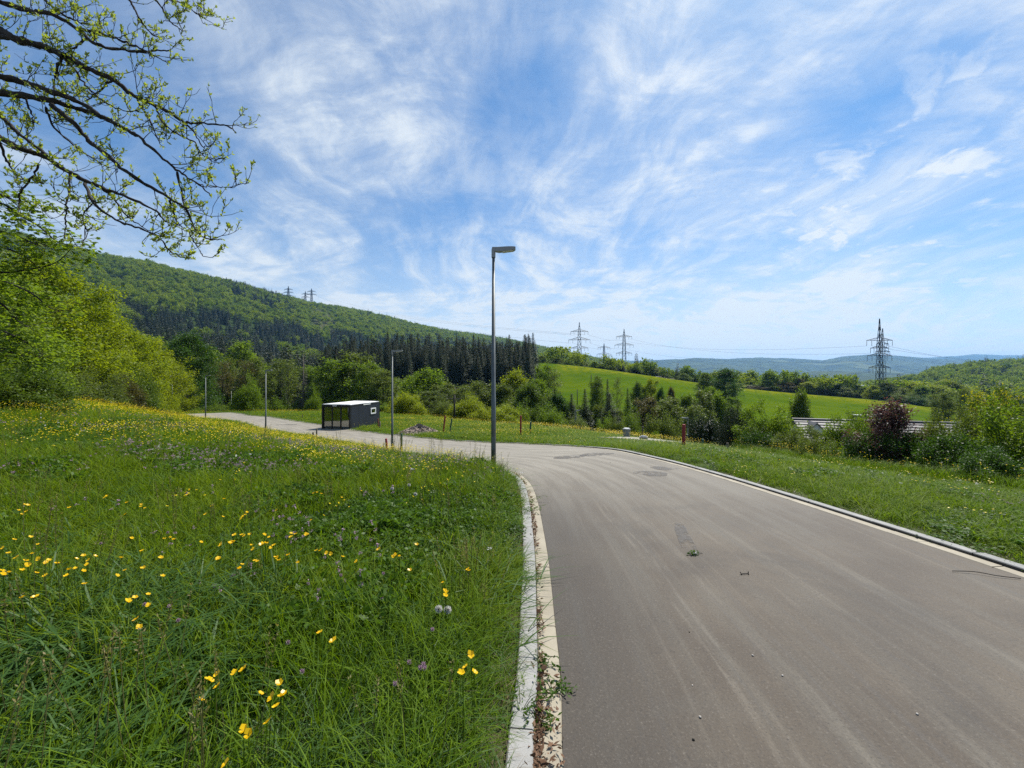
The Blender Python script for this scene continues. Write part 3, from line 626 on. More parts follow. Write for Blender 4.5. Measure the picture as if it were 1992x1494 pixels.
# ------------------------------------------------------------------ road, kerbs
def road():
    n = 260; a = resample(PL, .05); b = resample(PR, .05)
    def at(P, f): return P[np.clip((f * (len(P) - 1)).astype(int), 0, len(P) - 1)]
    # pair the two edges by marks that lie opposite each other
    def fr(P, q): return np.argmin(((P - np.array(q)) ** 2).sum(1)) / (len(P) - 1)
    marks = [((.1, -4), (5.2, -4)), ((.2, 1), (4.9, 1)), ((.384, 5.04), (4.4, 5.3)), ((.187, 8.3), (3.5, 10.4)), ((-1, 11.2), (2.3, 15.6)), ((-5.3, 19.5), (-1.5, 23.6)), ((-12, 27), (-8.5, 30)), ((-19, 33), (-15.7, 36.8)), ((-32, 44.8), (-28.8, 48)), ((-45, 56), (-40, 58))]
    k = np.linspace(0, 1, len(marks)); t = np.linspace(0, 1, n)
    A = at(a, np.interp(t, k, [fr(a, m[0]) for m in marks])); B = at(b, np.interp(t, k, [fr(b, m[1]) for m in marks]))
    mid = (A + B) / 2; for_u = np.concatenate([[0], np.cumsum(np.linalg.norm(np.diff(mid, axis=0), axis=1))]) - 4
    m = 22; w = np.linspace(0, 1, m)
    X = A[:, None, 0] * (1 - w) + B[:, None, 0] * w; Y = A[:, None, 1] * (1 - w) + B[:, None, 1] * w
    z = g(X, Y); wd = np.linalg.norm(A - B, axis=1)[:, None]
    uv = np.stack([np.repeat(for_u[:, None], m, 1), wd * w[None]], -1).reshape(-1, 2)
    i = np.arange(n - 1)[:, None] * m; j = np.arange(m - 1)[None]; Q = np.stack([i + j, i + j + 1, i + m + j + 1, i + m + j], -1).reshape(-1, 4)
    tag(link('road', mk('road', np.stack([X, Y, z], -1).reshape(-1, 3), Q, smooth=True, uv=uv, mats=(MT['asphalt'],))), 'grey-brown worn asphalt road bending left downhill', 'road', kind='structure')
road()
def stones(name, P, side, d0, d1, length, gap, h, depth, mat, label, seed, jit=.004, skip=None):
    """a row of stones between offsets d0 and d1 from the asphalt edge"""
    rng = np.random.default_rng(seed); mb = MB(); P = resample(P, .01); s = 0; L = (len(P) - 1) * .01
    A = offset(P, side * d0); B = offset(P, side * d1)
    while s < L - .1:
        l = length * rng.uniform(.96, 1.04); i0 = int(s / .01); i1 = min(len(P) - 1, int((s + l - gap) / .01))
        if i1 - i0 < 1: break
        dz = rng.normal(0, jit); ks = np.linspace(i0, i1, max(2, int((i1 - i0) / 30) + 1)).astype(int)
        a = A[ks]; b = B[ks]; za = g(a[:, 0], a[:, 1]); zb = za
        f = lambda q, z: np.column_stack([q, z])
        ring = np.stack([f(a, za - depth), f(a, za + h + dz - .008), f(a + (b - a) * .06, za + h + dz), f(a + (b - a) * .94, zb + h + dz), f(b, zb + h + dz - .008), f(b, zb - depth)], 1)
        mm = len(ks); V = ring.reshape(-1, 3); Q = []
        for r in range(mm - 1):
            for c in range(5): Q.append([r * 6 + c, r * 6 + c + 1, r * 6 + 7 + c, r * 6 + 6 + c])
        e = (mm - 1) * 6
        Q += [[0, 1, 4, 5], [1, 2, 3, 4], [e + 5, e + 4, e + 1, e], [e + 4, e + 3, e + 2, e + 1]]
        if skip is None or not skip(P[ks[0]]): mb.add(V, Q)
        s += l
    tag(mb.build(name, mat), label, 'kerb', kind='structure')
vis = lambda q: q[1] < -1
stones('gutter_strip', PLr, 1, .002, .132, .33, .006, .006, .15, MT['gutter'], 'flat beige gutter stones along the left edge of the road', 1, .001, vis)
stones('kerb', PLr, 1, .136, .256, 1.0, .008, .035, .25, MT['granite'], 'pale granite kerb between the meadow and the gutter', 2, .0015, vis)
stones('gutter_strip', PRr, -1, .002, .132, .5, .006, .006, .15, MT['gutter'], 'flat beige gutter stones along the right edge of the road', 3, .001, vis)
stones('kerb', PRr, -1, .136, .256, 1.0, .008, .040, .25, MT['granite_shaded'], 'pale granite kerb along the right verge', 4, .0012, vis)

# concrete path and manhole ring beyond the verge
def pad():
    x0, y0, z0 = hit(1175, 858); x1, y1, z1 = hit(1330, 868)
    A = np.array([(x0 - .3, y0 + .2), (x0 + 2.0, y0 + 1.6), (x0 + 4.2, y0 + 1.2), (x1 + 1.0, y1 + .8), (x1, y1 - .3), (x0 + 2.2, y0 - 1.6)])
    C = A.mean(0); n = len(A); out = []
    for f in list(np.linspace(0, 1, 7)) + [1.02]: out.append(C + (resample(np.vstack([A, A[:1]]), .4) - C) * f)
    out = np.stack(out); m = out.shape[1]; V = out.reshape(-1, 2); zz = g(V[:, 0], V[:, 1]) + .15 + .02 * np.clip(V[:, 1] - y0 + 1.6, 0, 9); zz[-m:] = g(V[-m:, 0], V[-m:, 1]) - .2; V = np.column_stack([V, zz])
    i = np.arange(7)[:, None] * m; j = np.arange(m - 1)[None]; Q = np.stack([i + j, i + j + 1, i + m + j + 1, i + m + j], -1).reshape(-1, 4)
    tag(link('path', mk('path', V, Q, smooth=True, mats=(MT['concrete'],))), 'pale gravel turning area beyond the flowery verge', 'path', kind='structure')
    return A
PADPOLY = pad()

# ------------------------------------------------------------------ street lamps
def lamp(px, top, Y, label, hdir=(1, 0), pole_r=.055, z_off=0):
    x = X_of(px, Y); z = g1(x, Y) - .05; zt = EYE - (top - HY) / F_PX * Y; h = zt - z
    o = empty('street_lamp', (x, Y, z)); tag(o, label, 'street lamp', 'street lamps along the new road')
    mb = MB(); mb.tube([[0, 0, 0], [0, 0, h * .33], [0, 0, h * .331], [0, 0, h - .06]], [pole_r, pole_r * .93, pole_r * .86, pole_r * .55], 16)
    pole = mb.build('pole', MT['steel'], o, True)
    mb = MB(); mb.box((0, -pole_r * .99, .62), (.07, .02, .30)); mb.build('access_door', MT['steel'], pole)
    mb = MB(); r = .045
    mb.tube([[0, 0, h - .20], [0, 0, h - .04], [0, 0, h + .01]], [r, r, r * .9], 12); mb.box((.03, 0, h - .015), (.12, .09, .09)); cl = mb.build('bracket', MT['lampgrey'], o)
    hd = MB(); L = .46                    # flat luminaire, thick at the root, thinner and cut at an angle at the tip
    pr = [(.05, -.065, .02), (.12, -.075, .025), (.34, -.05, .032), (.46, -.035, .03), (.49, -.01, .022)]
    for (a, lo, hi), (b, lo2, hi2) in zip(pr[:-1], pr[1:]):
        w = .055 + .03 * min(1, a * 4); w2 = .055 + .03 * min(1, b * 4)
        hd.hexa([(a, -w, h + lo), (b, -w2, h + lo2), (b, w2, h + lo2), (a, w, h + lo), (a, -w, h + hi), (b, -w2, h + hi2), (b, w2, h + hi2), (a, w, h + hi)])
    head = hd.build('lamp_head', MT['lampgrey'], o)
    mb = MB(); mb.hexa([(.2, -.06, h - .083), (.45, -.06, h - .05), (.45, .06, h - .05), (.2, .06, h - .083), (.2, -.06, h - .06), (.45, -.06, h - .032), (.45, .06, h - .032), (.2, .06, h - .06)]); mb.build('lens', MT['lens'], head)
    o.rotation_euler = (0, 0, math.atan2(hdir[1], hdir[0])); return o
lamp(960, 484, 9.15, 'tall grey street lamp at the bend beside the left kerb')
lamp(763, 682, 19.8, 'grey street lamp standing between a red and a green post')
lamp(517, 720, 31.5, 'grey street lamp left of the dark cabin beyond the meadow edge')
lamp(400, 730, 44, 'grey street lamp in front of the dark green maple at the road end')
lamp(335, 744, 60, 'small grey street lamp before the yellow-green wood edge')
lamp(450, 758, 72, 'small grey street lamp beside the round light green bush')
lamp(620, 768, 88, 'tiny grey street lamp just left of the dark cabin roof', (-1, 0))
lamp(1338, 813, 33, 'small grey street lamp left of the white flowering bush', (-1, 0))
lamp(1120, 798, 46, 'thin pale street lamp in front of the dark spruces')

# ------------------------------------------------------------------ marker posts
def post(px, bot, h, r, mat, label, lean=(0, 0), h_vis=None, square=False):
    x, y, z = hit(px, bot); o = MB(); h = h
    tip = np.array([lean[0] * h, lean[1] * h, h]); k = 4 if square else 10
    o.tube([[0, 0, -.3], [0, 0, 0], tip * .98, tip], [r, r, r * .97, r * .8], k)
    m = o.build('marker_post', mat, None, not square, loc=(x, y, z)); return tag(m, label, 'post', 'survey posts beside the road')
post(754, 884, .72, .05, MT['red'], 'short red post beside the second street lamp', (-.10, 0))
post(781, 882, .95, .05, MT['green'], 'dark green post right of the second street lamp')
post(765, 893, .55, .02, MT['oldwood'], 'thin wooden stake at the foot of the second street lamp')
post(612, 862, .62, .045, MT['darkwood'], 'dark leaning post in the meadow in front of the cabin', (-.16, 0))
post(616, 862, .85, .04, MT['oldwood'], 'upright grey wooden post in front of the cabin shadow')
post(480, 845, .38, .05, MT['red'], 'short red post left of the third street lamp in the meadow')
post(491, 846, .38, .05, MT['red'], 'short red post nearest the third street lamp')
post(862, 843, 1.3, .06, MT['red'], 'red leaning post right of the gravel heap', (.12, 0))
post(875, 843, 1.1, .055, MT['green'], 'green leaning post right of the gravel heap', (.14, 0))
post(1013, 850, 1.35, .06, MT['red'], 'tall red post right of the tall lamp beyond the road')
post(1032, 848, .92, .055, MT['green'], 'green post right of the tall red post beyond the road')
post(1330, 873, .95, .065, MT['red'], 'red post on the verge beside the white flowering bush')
post(736, 832, .80, .06, MT['rust'], 'rusty red post at the back corner of the cabin', (-.04, 0))
post(739, 834, .62, .07, MT['oldwood'], 'weathered wooden post at the back corner of the cabin')
post(1367, 873, .45, .05, MT['green'], 'small green post in front of the white flowering bush')
post(1415, 880, .4, .05, MT['oldwood'], 'low wooden post in front of the dark yew')
post(588, 815, .5, .05, MT['darkwood'], 'low dark post in the flowers behind the road end')

# telegraph poles
def tpole(px, top, Y, label, arms=1, r=.11, wd=1.1):
    x = X_of(px, Y); z = g1(x, Y) - .2; h = EYE - (top - HY) / F_PX * Y - z
    o = empty('utility_pole', (x, Y, z)); tag(o, label, 'pole', 'wooden poles in the valley')
    mb = MB(); mb.tube([[0, 0, 0], [0, 0, h]], [r, r * .75], 8); mb.build('pole', MT['darkwood'], o, True)
    for k in range(arms):
        mb = MB(); mb.box((0, .1, h * .86 - k * .8), (wd, .09, .11)); mb.box((wd * .42, .1, h * .86 + .11 - k * .8), (.06, .06, .12)); mb.box((-wd * .42, .1, h * .86 + .11 - k * .8), (.06, .06, .12)); mb.build('crossarm', MT['oldwood'], o)
tpole(884, 768, 52, 'dark wooden pole with crossarm behind the leaning red and green posts', 1, .14, 1.6)
tpole(1150, 729, 160, 'slim pole standing alone low in the green field', 0, .18)
tpole(1123, 757, 130, 'shortest slim pole low in the green field', 0, .14)
tpole(1173, 726, 235, 'tall slim pole on the upper edge of the green field', 1, .2, 4)
tpole(1231, 727, 245, 'slim pole at the right end of the upper field edge', 0, .2)
tpole(775, 780, 60, 'thin pale pole in the bushes behind the gravel heap', 0, .06)

# ------------------------------------------------------------------ cabin
def cabin():
    Y0 = 35.6; x0 = X_of(681.5, Y0); z0 = EYE - (841 - HY) / F_PX * Y0 + .02; ang = math.atan2(.975, .222) - math.pi / 2
    o = empty('office_cabin', (x0, Y0, z0), ang); tag(o, 'dark cabin with three glazed panes and a white roof beside the road', 'cabin')
    Lx, Ly, H = 2.85, 4.75, 2.34                    # local: glazed front on y=0 from x=-Lx to 0, long wall on x=0 up to y=Ly
    mb = MB(); mb.box((-Lx / 2, Ly / 2, .10), (Lx - .02, Ly - .02, .12)); mb.build('floor', MT['inside'], o)
    mb = MB(); mb.box((-.04, Ly / 2, H / 2), (.06, Ly - .24, H - .24)); n = 5
    for i in range(n - 1): mb.box((-.006, .14 + (Ly - .28) * (i + .5) / (n - 1), H / 2), (.016, (Ly - .28) / (n - 1) - .02, H - .36))
    w = mb.build('side_wall', MT['anthracite'], o)
    mb = MB(); mb.box((-Lx + .04, Ly / 2, H / 2), (.06, Ly - .24, H - .24)); mb.build('side_wall', MT['anthracite'], o)
    mb = MB(); mb.box((-Lx / 2, Ly - .04, H / 2), (Lx - .24, .06, H - .24)); mb.build('back_wall', MT['anthracite'], o)
    mb = MB(); mb.box((-Lx / 2, Ly - .10, H / 2), (Lx - .26, .03, H - .26)); mb.box((-.10, Ly / 2 + .1, H / 2), (.03, Ly - .5, H - .26)); mb.box((-Lx + .10, Ly / 2 + .1, H / 2), (.03, Ly - .5, H - .26)); mb.build('lining', MT['inwall'], o)
    mb = MB()
    for x in (-.07, -Lx + .07):
        for y in (.07, Ly - .07): mb.box((x, y, H / 2), (.14, .14, H - .01))
    for y in (.07, Ly - .07): mb.box((-Lx / 2, y, H - .09), (Lx - .28, .135, .17)); mb.box((-Lx / 2, y, .08), (Lx - .28, .135, .15))
    for x in (-.07, -Lx + .07): mb.box((x, Ly / 2, H - .09), (.135, Ly - .28, .17)); mb.box((x, Ly / 2, .08), (.135, Ly - .28, .15))
    mb.build('frame', MT['frame'], o)
    mb = MB(); mb.box((-Lx / 2, Ly / 2, H + .015), (Lx - .10, Ly - .10, .05)); mb.box((-Lx / 2, Ly / 2, H + .05), (Lx - .5, Ly - .5, .03)); mb.build('roof', MT['roofwhite'], o)
    wx = (Lx - .28) / 3
    for i in range(3):
        xc = -.14 - wx * (i + .5); mb = MB(); t = .055
        for s in (-1, 1): mb.box((xc + s * (wx / 2 - t / 2), .09, H / 2 - .01), (t, .06, H - .34))
        mb.box((xc, .09, .16 + t / 2), (wx - 2 * t, .058, t)); mb.box((xc, .09, H - .18 - t / 2), (wx - 2 * t, .058, t))
        f = mb.build('glazed_panel', MT['frame'], o); mb = MB(); mb.box((xc, .10, H / 2 - .01), (wx - 2 * t, .012, H - .34 - 2 * t)); mb.build('pane', MT['glass'], f)
    mb = MB(); yc, zc, a, b = 3.55, 1.55, .86, .56; t = .10
    for s in (-1, 1): mb.box((.03, yc + s * (a / 2 - t / 2), zc), (.07, t, b)); mb.box((.03, yc, zc + s * (b / 2 - t / 2)), (.068, a - 2 * t, t))
    f = mb.build('window', MT['white'], o); mb = MB(); mb.box((.02, yc, zc), (.02, a - 2 * t, b - 2 * t)); mb.build('pane', MT['glass'], f)
    mb = MB(); mb.box((.008, 2.55, H - .10), (.012, 1.15, .085)); mb.build('name_plate', MT['white'], o)
    mb = MB(); mb.box((-Lx * .54, -.008, H - .09), (.42, .012, .07)); mb.build('name_plate', MT['white'], o)
    c, s = math.cos(ang), math.sin(ang)
    def wpt(x, y): return x0 + x * c - y * s, Y0 + x * s + y * c
    # a chair seen through the right pane
    cx, cy = wpt(-.75, 1.6); ch = empty('office_chair', (cx, cy, z0 + .16), ang + .5); tag(ch, 'pale chair behind the glass inside the cabin', 'chair')
    mb = MB(); mb.box((0, 0, .46), (.44, .44, .05)); mb.build('seat', MT['white'], ch)
    mb = MB(); mb.box((0, .2, .78), (.42, .04, .5)); mb.build('backrest', MT['white'], ch)
    for i in (-1, 1):
        for j in (-1, 1): mb = MB(); mb.tube([[i * .19, j * .19, 0], [i * .17, j * .17, .44]], .015, 6); mb.build('leg', MT['lampgrey'], ch)
    return [wpt(.25, -.35), wpt(.25, Ly + .3), wpt(-Lx - .2, Ly + .3), wpt(-Lx - .2, -.35)]
CABIN = cabin()

# gravel heap and the concrete shaft on the turning area
def heap():
    x, y, z = hit(815, 843); rng = np.random.default_rng(4); n = 46; V = []; Q = []
    for i in range(14):
        for j in range(n):
            r = i / 13; a = j * 6.283 / n; h = .62 * (1 - r) ** .9 * (1 + .25 * math.sin(2 * a + 1)) + rng.normal(0, .03) * (1 - r)
            V.append((math.cos(a) * r * 1.75 * (1 + .12 * math.sin(3 * a)), math.sin(a) * r * 1.2, h - .06))
    for i in range(13):
        for j in range(n): Q.append([i * n + j, i * n + (j + 1) % n, (i + 1) * n + (j + 1) % n, (i + 1) * n + j])
    m, N, out = material('heap_rubble'); P = N.obj(); v = N.n('ShaderNodeTexVoronoi'); v.inputs['Scale'].default_value = 9; N.lk(P, v.inputs['Vector'])
    c = N.mix(v.outputs['Color'], (.10, .08, .07), (.36, .29, .24)); principled(N, out, c, .9, 0, .2, v.outputs['Distance'], 1, .08)
    o = empty('rubble_heap', (x, y, z)); tag(o, 'grey-brown heap of rubble in the grass beyond the road', 'heap')
    link('mound', mk('mound', V, Q, mats=(m,)), o); mb = MB()
    for i in range(260):
        a = rng.uniform(0, 6.28); r = rng.uniform(0, 1) ** .6; s = rng.uniform(.03, .09); h = .62 * (1 - r) ** .9 * (1 + .25 * math.sin(2 * a + 1)) - .05
        mb.box((math.cos(a) * r * 1.75, math.sin(a) * r * 1.2, h), (s * 1.4, s, s * .8), rng.uniform(0, 3))
    link('stones', mb.mesh('stones', mats=(m,)), o)['kind'] = 'stuff'
heap()
def shaft(px, py, r, h, label, cap):
    x, y, z = hit(px, py); o = empty('manhole_shaft', (x, y, z + .22)); tag(o, label, 'shaft')
    mb = MB(); mb.tube([[0, 0, -.5], [0, 0, h - .05], [0, 0, h - .04], [0, 0, h]], [r, r, r * 1.08, r * 1.08], 20); mb.build('ring', MT['granite'], o)
    mb = MB(); mb.tube([[0, 0, h + .003], [0, 0, h + .04]], [r * .8, r * .78], 16); mb.build('cover', MT['lampgrey'] if cap else MT['white'], o)
shaft(1219, 856, .20, .42, 'pale concrete manhole shaft on the gravel turning area', False)
shaft(1252, 861, .2, .08, 'low flat concrete manhole on the gravel turning area', True)
tag(MB.build((lambda b: (b.tube([[0, 0, 0], [0, 0, .5]], .05, 8), b.tube([[0, 0, .5], [0, 0, .58]], [.08, .05], 8), b)[2])(MB()), 'hydrant_post', MT['oldwood'], None, loc=(lambda q: (q[0] + .1, q[1] + .5, q[2] + .25))(hit(1252, 858))), 'short grey stub post behind the low manhole', 'post')

# ------------------------------------------------------------------ house below the verge, far buildings
def house():
    Y = 34.; xl, xr = X_of(1542, Y), X_of(1905, 30.7); zr = EYE - (816 - HY) / F_PX * Y; zg = g1((xl + xr) / 2, Y) - .5; L = (xr - xl) / math.cos(R(16))
    o = empty('bungalow', (xl, Y, 0), R(-16)); tag(o, 'long low house with grey tiled roof behind the bushes', 'house'); dp = 3.7; dr = 1.75; ze = zr - dr
    mb = MB(); mb.box((L / 2 + .3, 0, (zg + ze) / 2), (L - .9, 2 * dp - 1.0, ze - zg + .2)); mb.hexa([(.35, -dp + .5, ze), (.6, -dp + .5, ze), (.6, dp - .5, ze), (.35, dp - .5, ze), (.35, -.1, zr - .15), (.6, -.1, zr - .15), (.6, .1, zr - .15), (.35, .1, zr - .15)]); mb.build('wall', MT['render'], o)
    mb = MB(); th = .16
    for s in (-1, 1):
        P = [(0, 0, zr), (L, 0, zr), (L, s * dp, ze - .1), (0, s * dp, ze - .1)]
        if s == 1: P = P[::-1]
        mb.hexa([(a, b, c - th) for a, b, c in P] + P)
    # rows of tiles as steps in the slope facing the road
    for i in range(10):
        f0 = i / 10; y = -dp * f0; z = zr - dr * f0; mb.hexa([(0, y - .36, z - .14), (L, y - .36, z - .14), (L, y, z), (0, y, z), (0, y - .36, z - .105), (L, y - .36, z - .105), (L, y, z + .006), (0, y, z + .006)])
    rf = mb.build('roof', MT['tiles'], o)
    mb = MB(); mb.tube([[-.05, 0, zr + .03], [L + .05, 0, zr + .03]], .11, 8); mb.build('ridge_tiles', MT['tiles'], rf)
    # small cross gable with white front
    gx = 1.05; gw = .80; gz = zr - .10; gy = -1.75
    mb = MB(); mb.add([(gx - gw, gy, gz - .95), (gx + gw, gy, gz - .95), (gx, gy, gz), (gx - gw, gy + .1, gz - .95), (gx + gw, gy + .1, gz - .95), (gx, gy + .1, gz)], [[1, 0, 3, 4], [2, 1, 4, 5], [0, 2, 5, 3]], [[0, 1, 2], [5, 4, 3]]); mb.build('gable', MT['render'], o)
    mb = MB()
    for s in (-1, 1): mb.hexa([(gx, gy - .12, gz), (gx, 0.0, gz), (gx + s * (gw + .12), 0.0, gz - 1.08), (gx + s * (gw + .12), gy - .12, gz - 1.08), (gx, gy - .12, gz + .07), (gx, 0.0, gz + .07), (gx + s * (gw + .14), 0.0, gz - 1.0), (gx + s * (gw + .14), gy - .12, gz - 1.0)])
    mb.build('gable_roof', MT['tiles'], o)
    cx = X_of(1652, Y) - xl; mb = MB(); mb.box((cx, .5, zr + .15), (.4, .4, .5)); ch = mb.build('chimney', MT['oldwood'], o); mb = MB(); mb.box((cx, .5, zr + .45), (.5, .5, .06)); mb.build('chimney_cap', MT['white'], ch)
    cx = X_of(1680, Y) - xl; mb = MB(); mb.tube([[cx, .2, zr - .1], [cx, .2, zr + .4]], .03, 6); n = 20
    ds = mb.build('dish_mast', MT['steel'], o); mb = MB(); V = [(cx, .12, zr + .48)]
    for rr, yy in ((.22, .02), (.42, -.08)):
        for k in range(n): V.append((cx + rr * math.cos(k * 6.283 / n), .12 + yy, zr + .48 + rr * .9 * math.sin(k * 6.283 / n)))
    T = [[0, 1 + k, 1 + (k + 1) % n] for k in range(n)]; Q = [[1 + k, 1 + n + k, 1 + n + (k + 1) % n, 1 + (k + 1) % n] for k in range(n)]; mb.add(V, Q, T); mb.build('satellite_dish', MT['lampgrey'], o)
    return xl, xr
house()
def far_house(px, top, Y, w, dpt, h, label, wall, roof, flat=False, name='farmhouse', rz=0):
    x = X_of(px, Y); zt = EYE - (top - HY) / F_PX * Y; z = min(g1(x, Y), zt - h) ; o = empty(name, (x, Y, z), rz); tag(o, label, 'house'); e = zt - z - (0 if flat else w * .16)
    mb = MB(); mb.box((0, 0, e / 2), (w, dpt, e)); wl = mb.build('wall', wall, o)
    if flat: mb = MB(); mb.box((0, 0, e + .3), (w + .6, dpt + .6, .6)); mb.build('roof', roof, o)
    else:
        mb = MB(); r = zt - z
        for s in (-1, 1):
            P = [(-w / 2 - .5, 0, r), (w / 2 + .5, 0, r), (w / 2 + .5, s * (dpt / 2 + .6), e - .2), (-w / 2 - .5, s * (dpt / 2 + .6), e - .2)]
            if s == 1: P = P[::-1]
            mb.hexa([(a, b, c - .3) for a, b, c in P] + P)
        mb.build('roof', roof, o)
    for i in range(3):
        mb = MB(); mb.box((w * (-.3 + .3 * i), -dpt / 2 - .03, e * .5), (w * .1, .06, e * .28)); mb.build('window', MT['frame'], o)
far_house(1222, 729, 268, 8, 6, 3, 'small brown shed on the upper edge of the field', MT['oldwood'], MT['rust'])
far_house(1270, 732, 300, 14, 10, 6, 'dark roofed farmhouse left of its neighbours above the field', MT['render'], MT['tiles'])
far_house(1284, 733, 296, 10, 9, 6, 'dark roofed farmhouse between two neighbours above the field', MT['oldwood'], MT['tiles'])
far_house(1298, 736, 292, 12, 9, 6, 'dark roofed farmhouse right of its neighbours above the field', MT['render'], MT['darkwood'])
far_house(1385, 741, 300, 12, 9, 5, 'pale roofed house beside the large dark tree above the field', MT['render'], MT['concrete'])
far_house(1568, 741, 900, 44, 22, 10, 'long white hall far off in the plain behind the tree band', MT['roofwhite'], MT['roofwhite'], True, 'warehouse')
far_house(1656, 750, 600, 36, 20, 8, 'long white hall left of the large pylon behind the tree band', MT['roofwhite'], MT['roofwhite'], True, 'warehouse')
for i, px in enumerate((1590, 1598, 1607, 1617, 1630, 1640)):
    far_house(px, 744 + (i * 37 % 5), 1000 + 60 * (i % 3), 16, 12, 9, 'tiny pale house of the distant town left of the pylon', MT['render'], MT['rust'])['group'] if False else None

# ------------------------------------------------------------------ pylons and lines
WIRE_PTS = {}
def pylon(key, px, top, base, Y, wb, wt, arms, label, thick, mat, spire=.16, rz=0.0, panels=11, dz=0):
    x = X_of(px, Y); zt = EYE - (top - HY) / F_PX * Y; zb = min(g1(x, Y), EYE - (base - HY) / F_PX * Y) - .3; H = zt - zb
    o = empty('pylon', (x, Y, zb), rz); tag(o, label, 'pylon', 'power pylons in the valley'); s = H / (base - top) if base != top else 1
    px2m = Y / F_PX; za = [zt - zb - (a - top) * px2m for a, hw in arms]; zn = max(za)
    def hw(z): return (wb + (wt - wb) * min(1, z / zn)) / 2 if z < zn else max(.12, wt / 2 * (1 - (z - zn) / (H - zn)))
    lv = list(zn * (1 - (1 - np.linspace(0, 1, panels)) ** 1.25)) + list(np.linspace(zn, H, 4)[1:]); mb = MB()
    for z0, z1 in zip(lv[:-1], lv[1:]):
        a, b = hw(z0), hw(z1); c0 = [(-a, -a), (a, -a), (a, a), (-a, a)]; c1 = [(-b, -b), (b, -b), (b, b), (-b, b)]
        for i in range(4):
            j = (i + 1) % 4; mb.bar((*c0[i], z0), (*c1[i], z1), thick); mb.bar((*c0[i], z0), (*c1[j], z1), thick * .6); mb.bar((*c0[j], z0), (*c1[i], z1), thick * .6); mb.bar((*c1[i], z1), (*c1[j], z1), thick * .6)
    mb.build('tower', mat, o); pts = []
    for (a, hwp), z in zip(arms, za):
        l = hwp * px2m; mb = MB(); b = hw(z); ins = []
        for sd in (-1, 1):
            for y in (-b, b): mb.bar((sd * b, y, z), (sd * l, 0, z - .02 * l), thick * .8); mb.bar((sd * b, y, z + .22 * l), (sd * l, 0, z), thick * .7)
            for f in (.35, .65): mb.bar((sd * (b + (l - b) * f), 0, z), (sd * (b + (l - b) * f), 0, z + .2 * l * (1 - f)), thick * .5); mb.bar((sd * (b + (l - b) * (f - .3)), 0, z + .2 * l * (1.3 - f)), (sd * (b + (l - b) * f), 0, z), thick * .5)
            for f in ((.98, .6) if hwp > 11 else (.98,)):
                ins.append((sd * l * f, z - .05 * l)); c, q = math.cos(rz), math.sin(rz); pts.append((x + sd * l * f * c, Y + sd * l * f * q, zb + z - .05 * l - 3.0))
        for y in (-b, b): mb.bar((-b, y, z), (b, y, z), thick * .8)
        ar = mb.build('crossarm', mat, o)
        for ix, iz in ins: mi = MB(); mi.tube([[ix, 0, iz], [ix, 0, iz - 3.0]], thick * .55, 6); mi.build('insulator', MT['insul'], ar)
    WIRE_PTS[key] = pts; WIRE_PTS[key + 'top'] = (x, Y, zt)
    return o
pylon('big', 1711, 620, 792, 250, 3.4, 1.6, ((662, 24), (677, 17), (692, 23), (715, 20)), 'large dark lattice pylon standing in the trees behind the copper bush', .20, MT['pylon'], rz=R(-4))
pylon('big2', 1717, 639, 785, 300, 3.2, 1.5, ((669, 13), (684, 15)), 'dark lattice pylon partly hidden behind the largest pylon', .20, MT['pylon'], rz=R(3))
pylon('m1', 1127, 627, 728, 450, 7.0, 2.6, ((645, 17), (661, 21), (677, 17)), 'tall pale pylon with three crossarms left of two others above the field', .30, MT['pylon_pale'], rz=R(-8))
pylon('m2', 1214, 640, 722, 560, 7.5, 2.8, ((655, 15), (671, 18), (687, 15)), 'pale pylon with three crossarms right of two others above the field', .34, MT['pylon_pale'], rz=R(-8))
pylon('m3', 1175, 668, 722, 620, 5.5, 2.0, ((676, 12), (689, 14)), 'small pylon with two crossarms between two taller pylons', .30, MT['pylon_pale'])
pylon('r1', 561, 556, 592, 1440, 9, 3.5, ((563, 8), (569, 9.5), (575, 8)), 'tiny pylon on the hill crest left of its neighbours', .62, MT['pylon'])
pylon('r2', 594, 566, 594, 1500, 8, 3.5, ((572, 7), (578, 8)), 'tiny pylon on the hill crest between its neighbours', .55, MT['pylon'])
pylon('r3', 606, 561, 594, 1460, 9, 3.5, ((567, 8), (573, 9.5)), 'tiny pylon on the hill crest right of its neighbours', .62, MT['pylon'])
def wires(A, B, sag, label, r):
    root = empty('power_line', A[0]); tag(root, label, 'power line'); off = np.array(A[0])
    for a, b in zip(A, B):
        t = np.linspace(0, 1, 26)[:, None]; P = np.array(a) * (1 - t) + np.array(b) * t; P[:, 2] -= sag * 4 * (t * (1 - t))[:, 0]
        mb = MB(); mb.tube(P - off, r, 4, False); mb.build('wire', MT['wire'], root)
w = WIRE_PTS
wires([w['m2'][i] for i in (0, 2, 5)], [w['big'][i] for i in (0, 4, 8)], 7, 'power line sagging from the right pale pylon to the large dark pylon', .05)
wires([w['m1'][i] for i in (0, 2, 5, 6)], [w['m2'][i] for i in (0, 2, 5, 6)], 4, 'power line hanging between the two pale pylons', .06)
wires([w['big'][i] for i in (1, 3, 7)], [(X_of(2080, 520), 520, EYE + 36 / F_PX * 520 - 6 * i) for i in range(3)], 8, 'power line sagging right from the large dark pylon', .06)
wires([w['r3'][i] for i in (0, 1, 3)], [w['m1'][i] for i in (0, 3, 4)], 20, 'long power line coming down from the hill crest', .07)

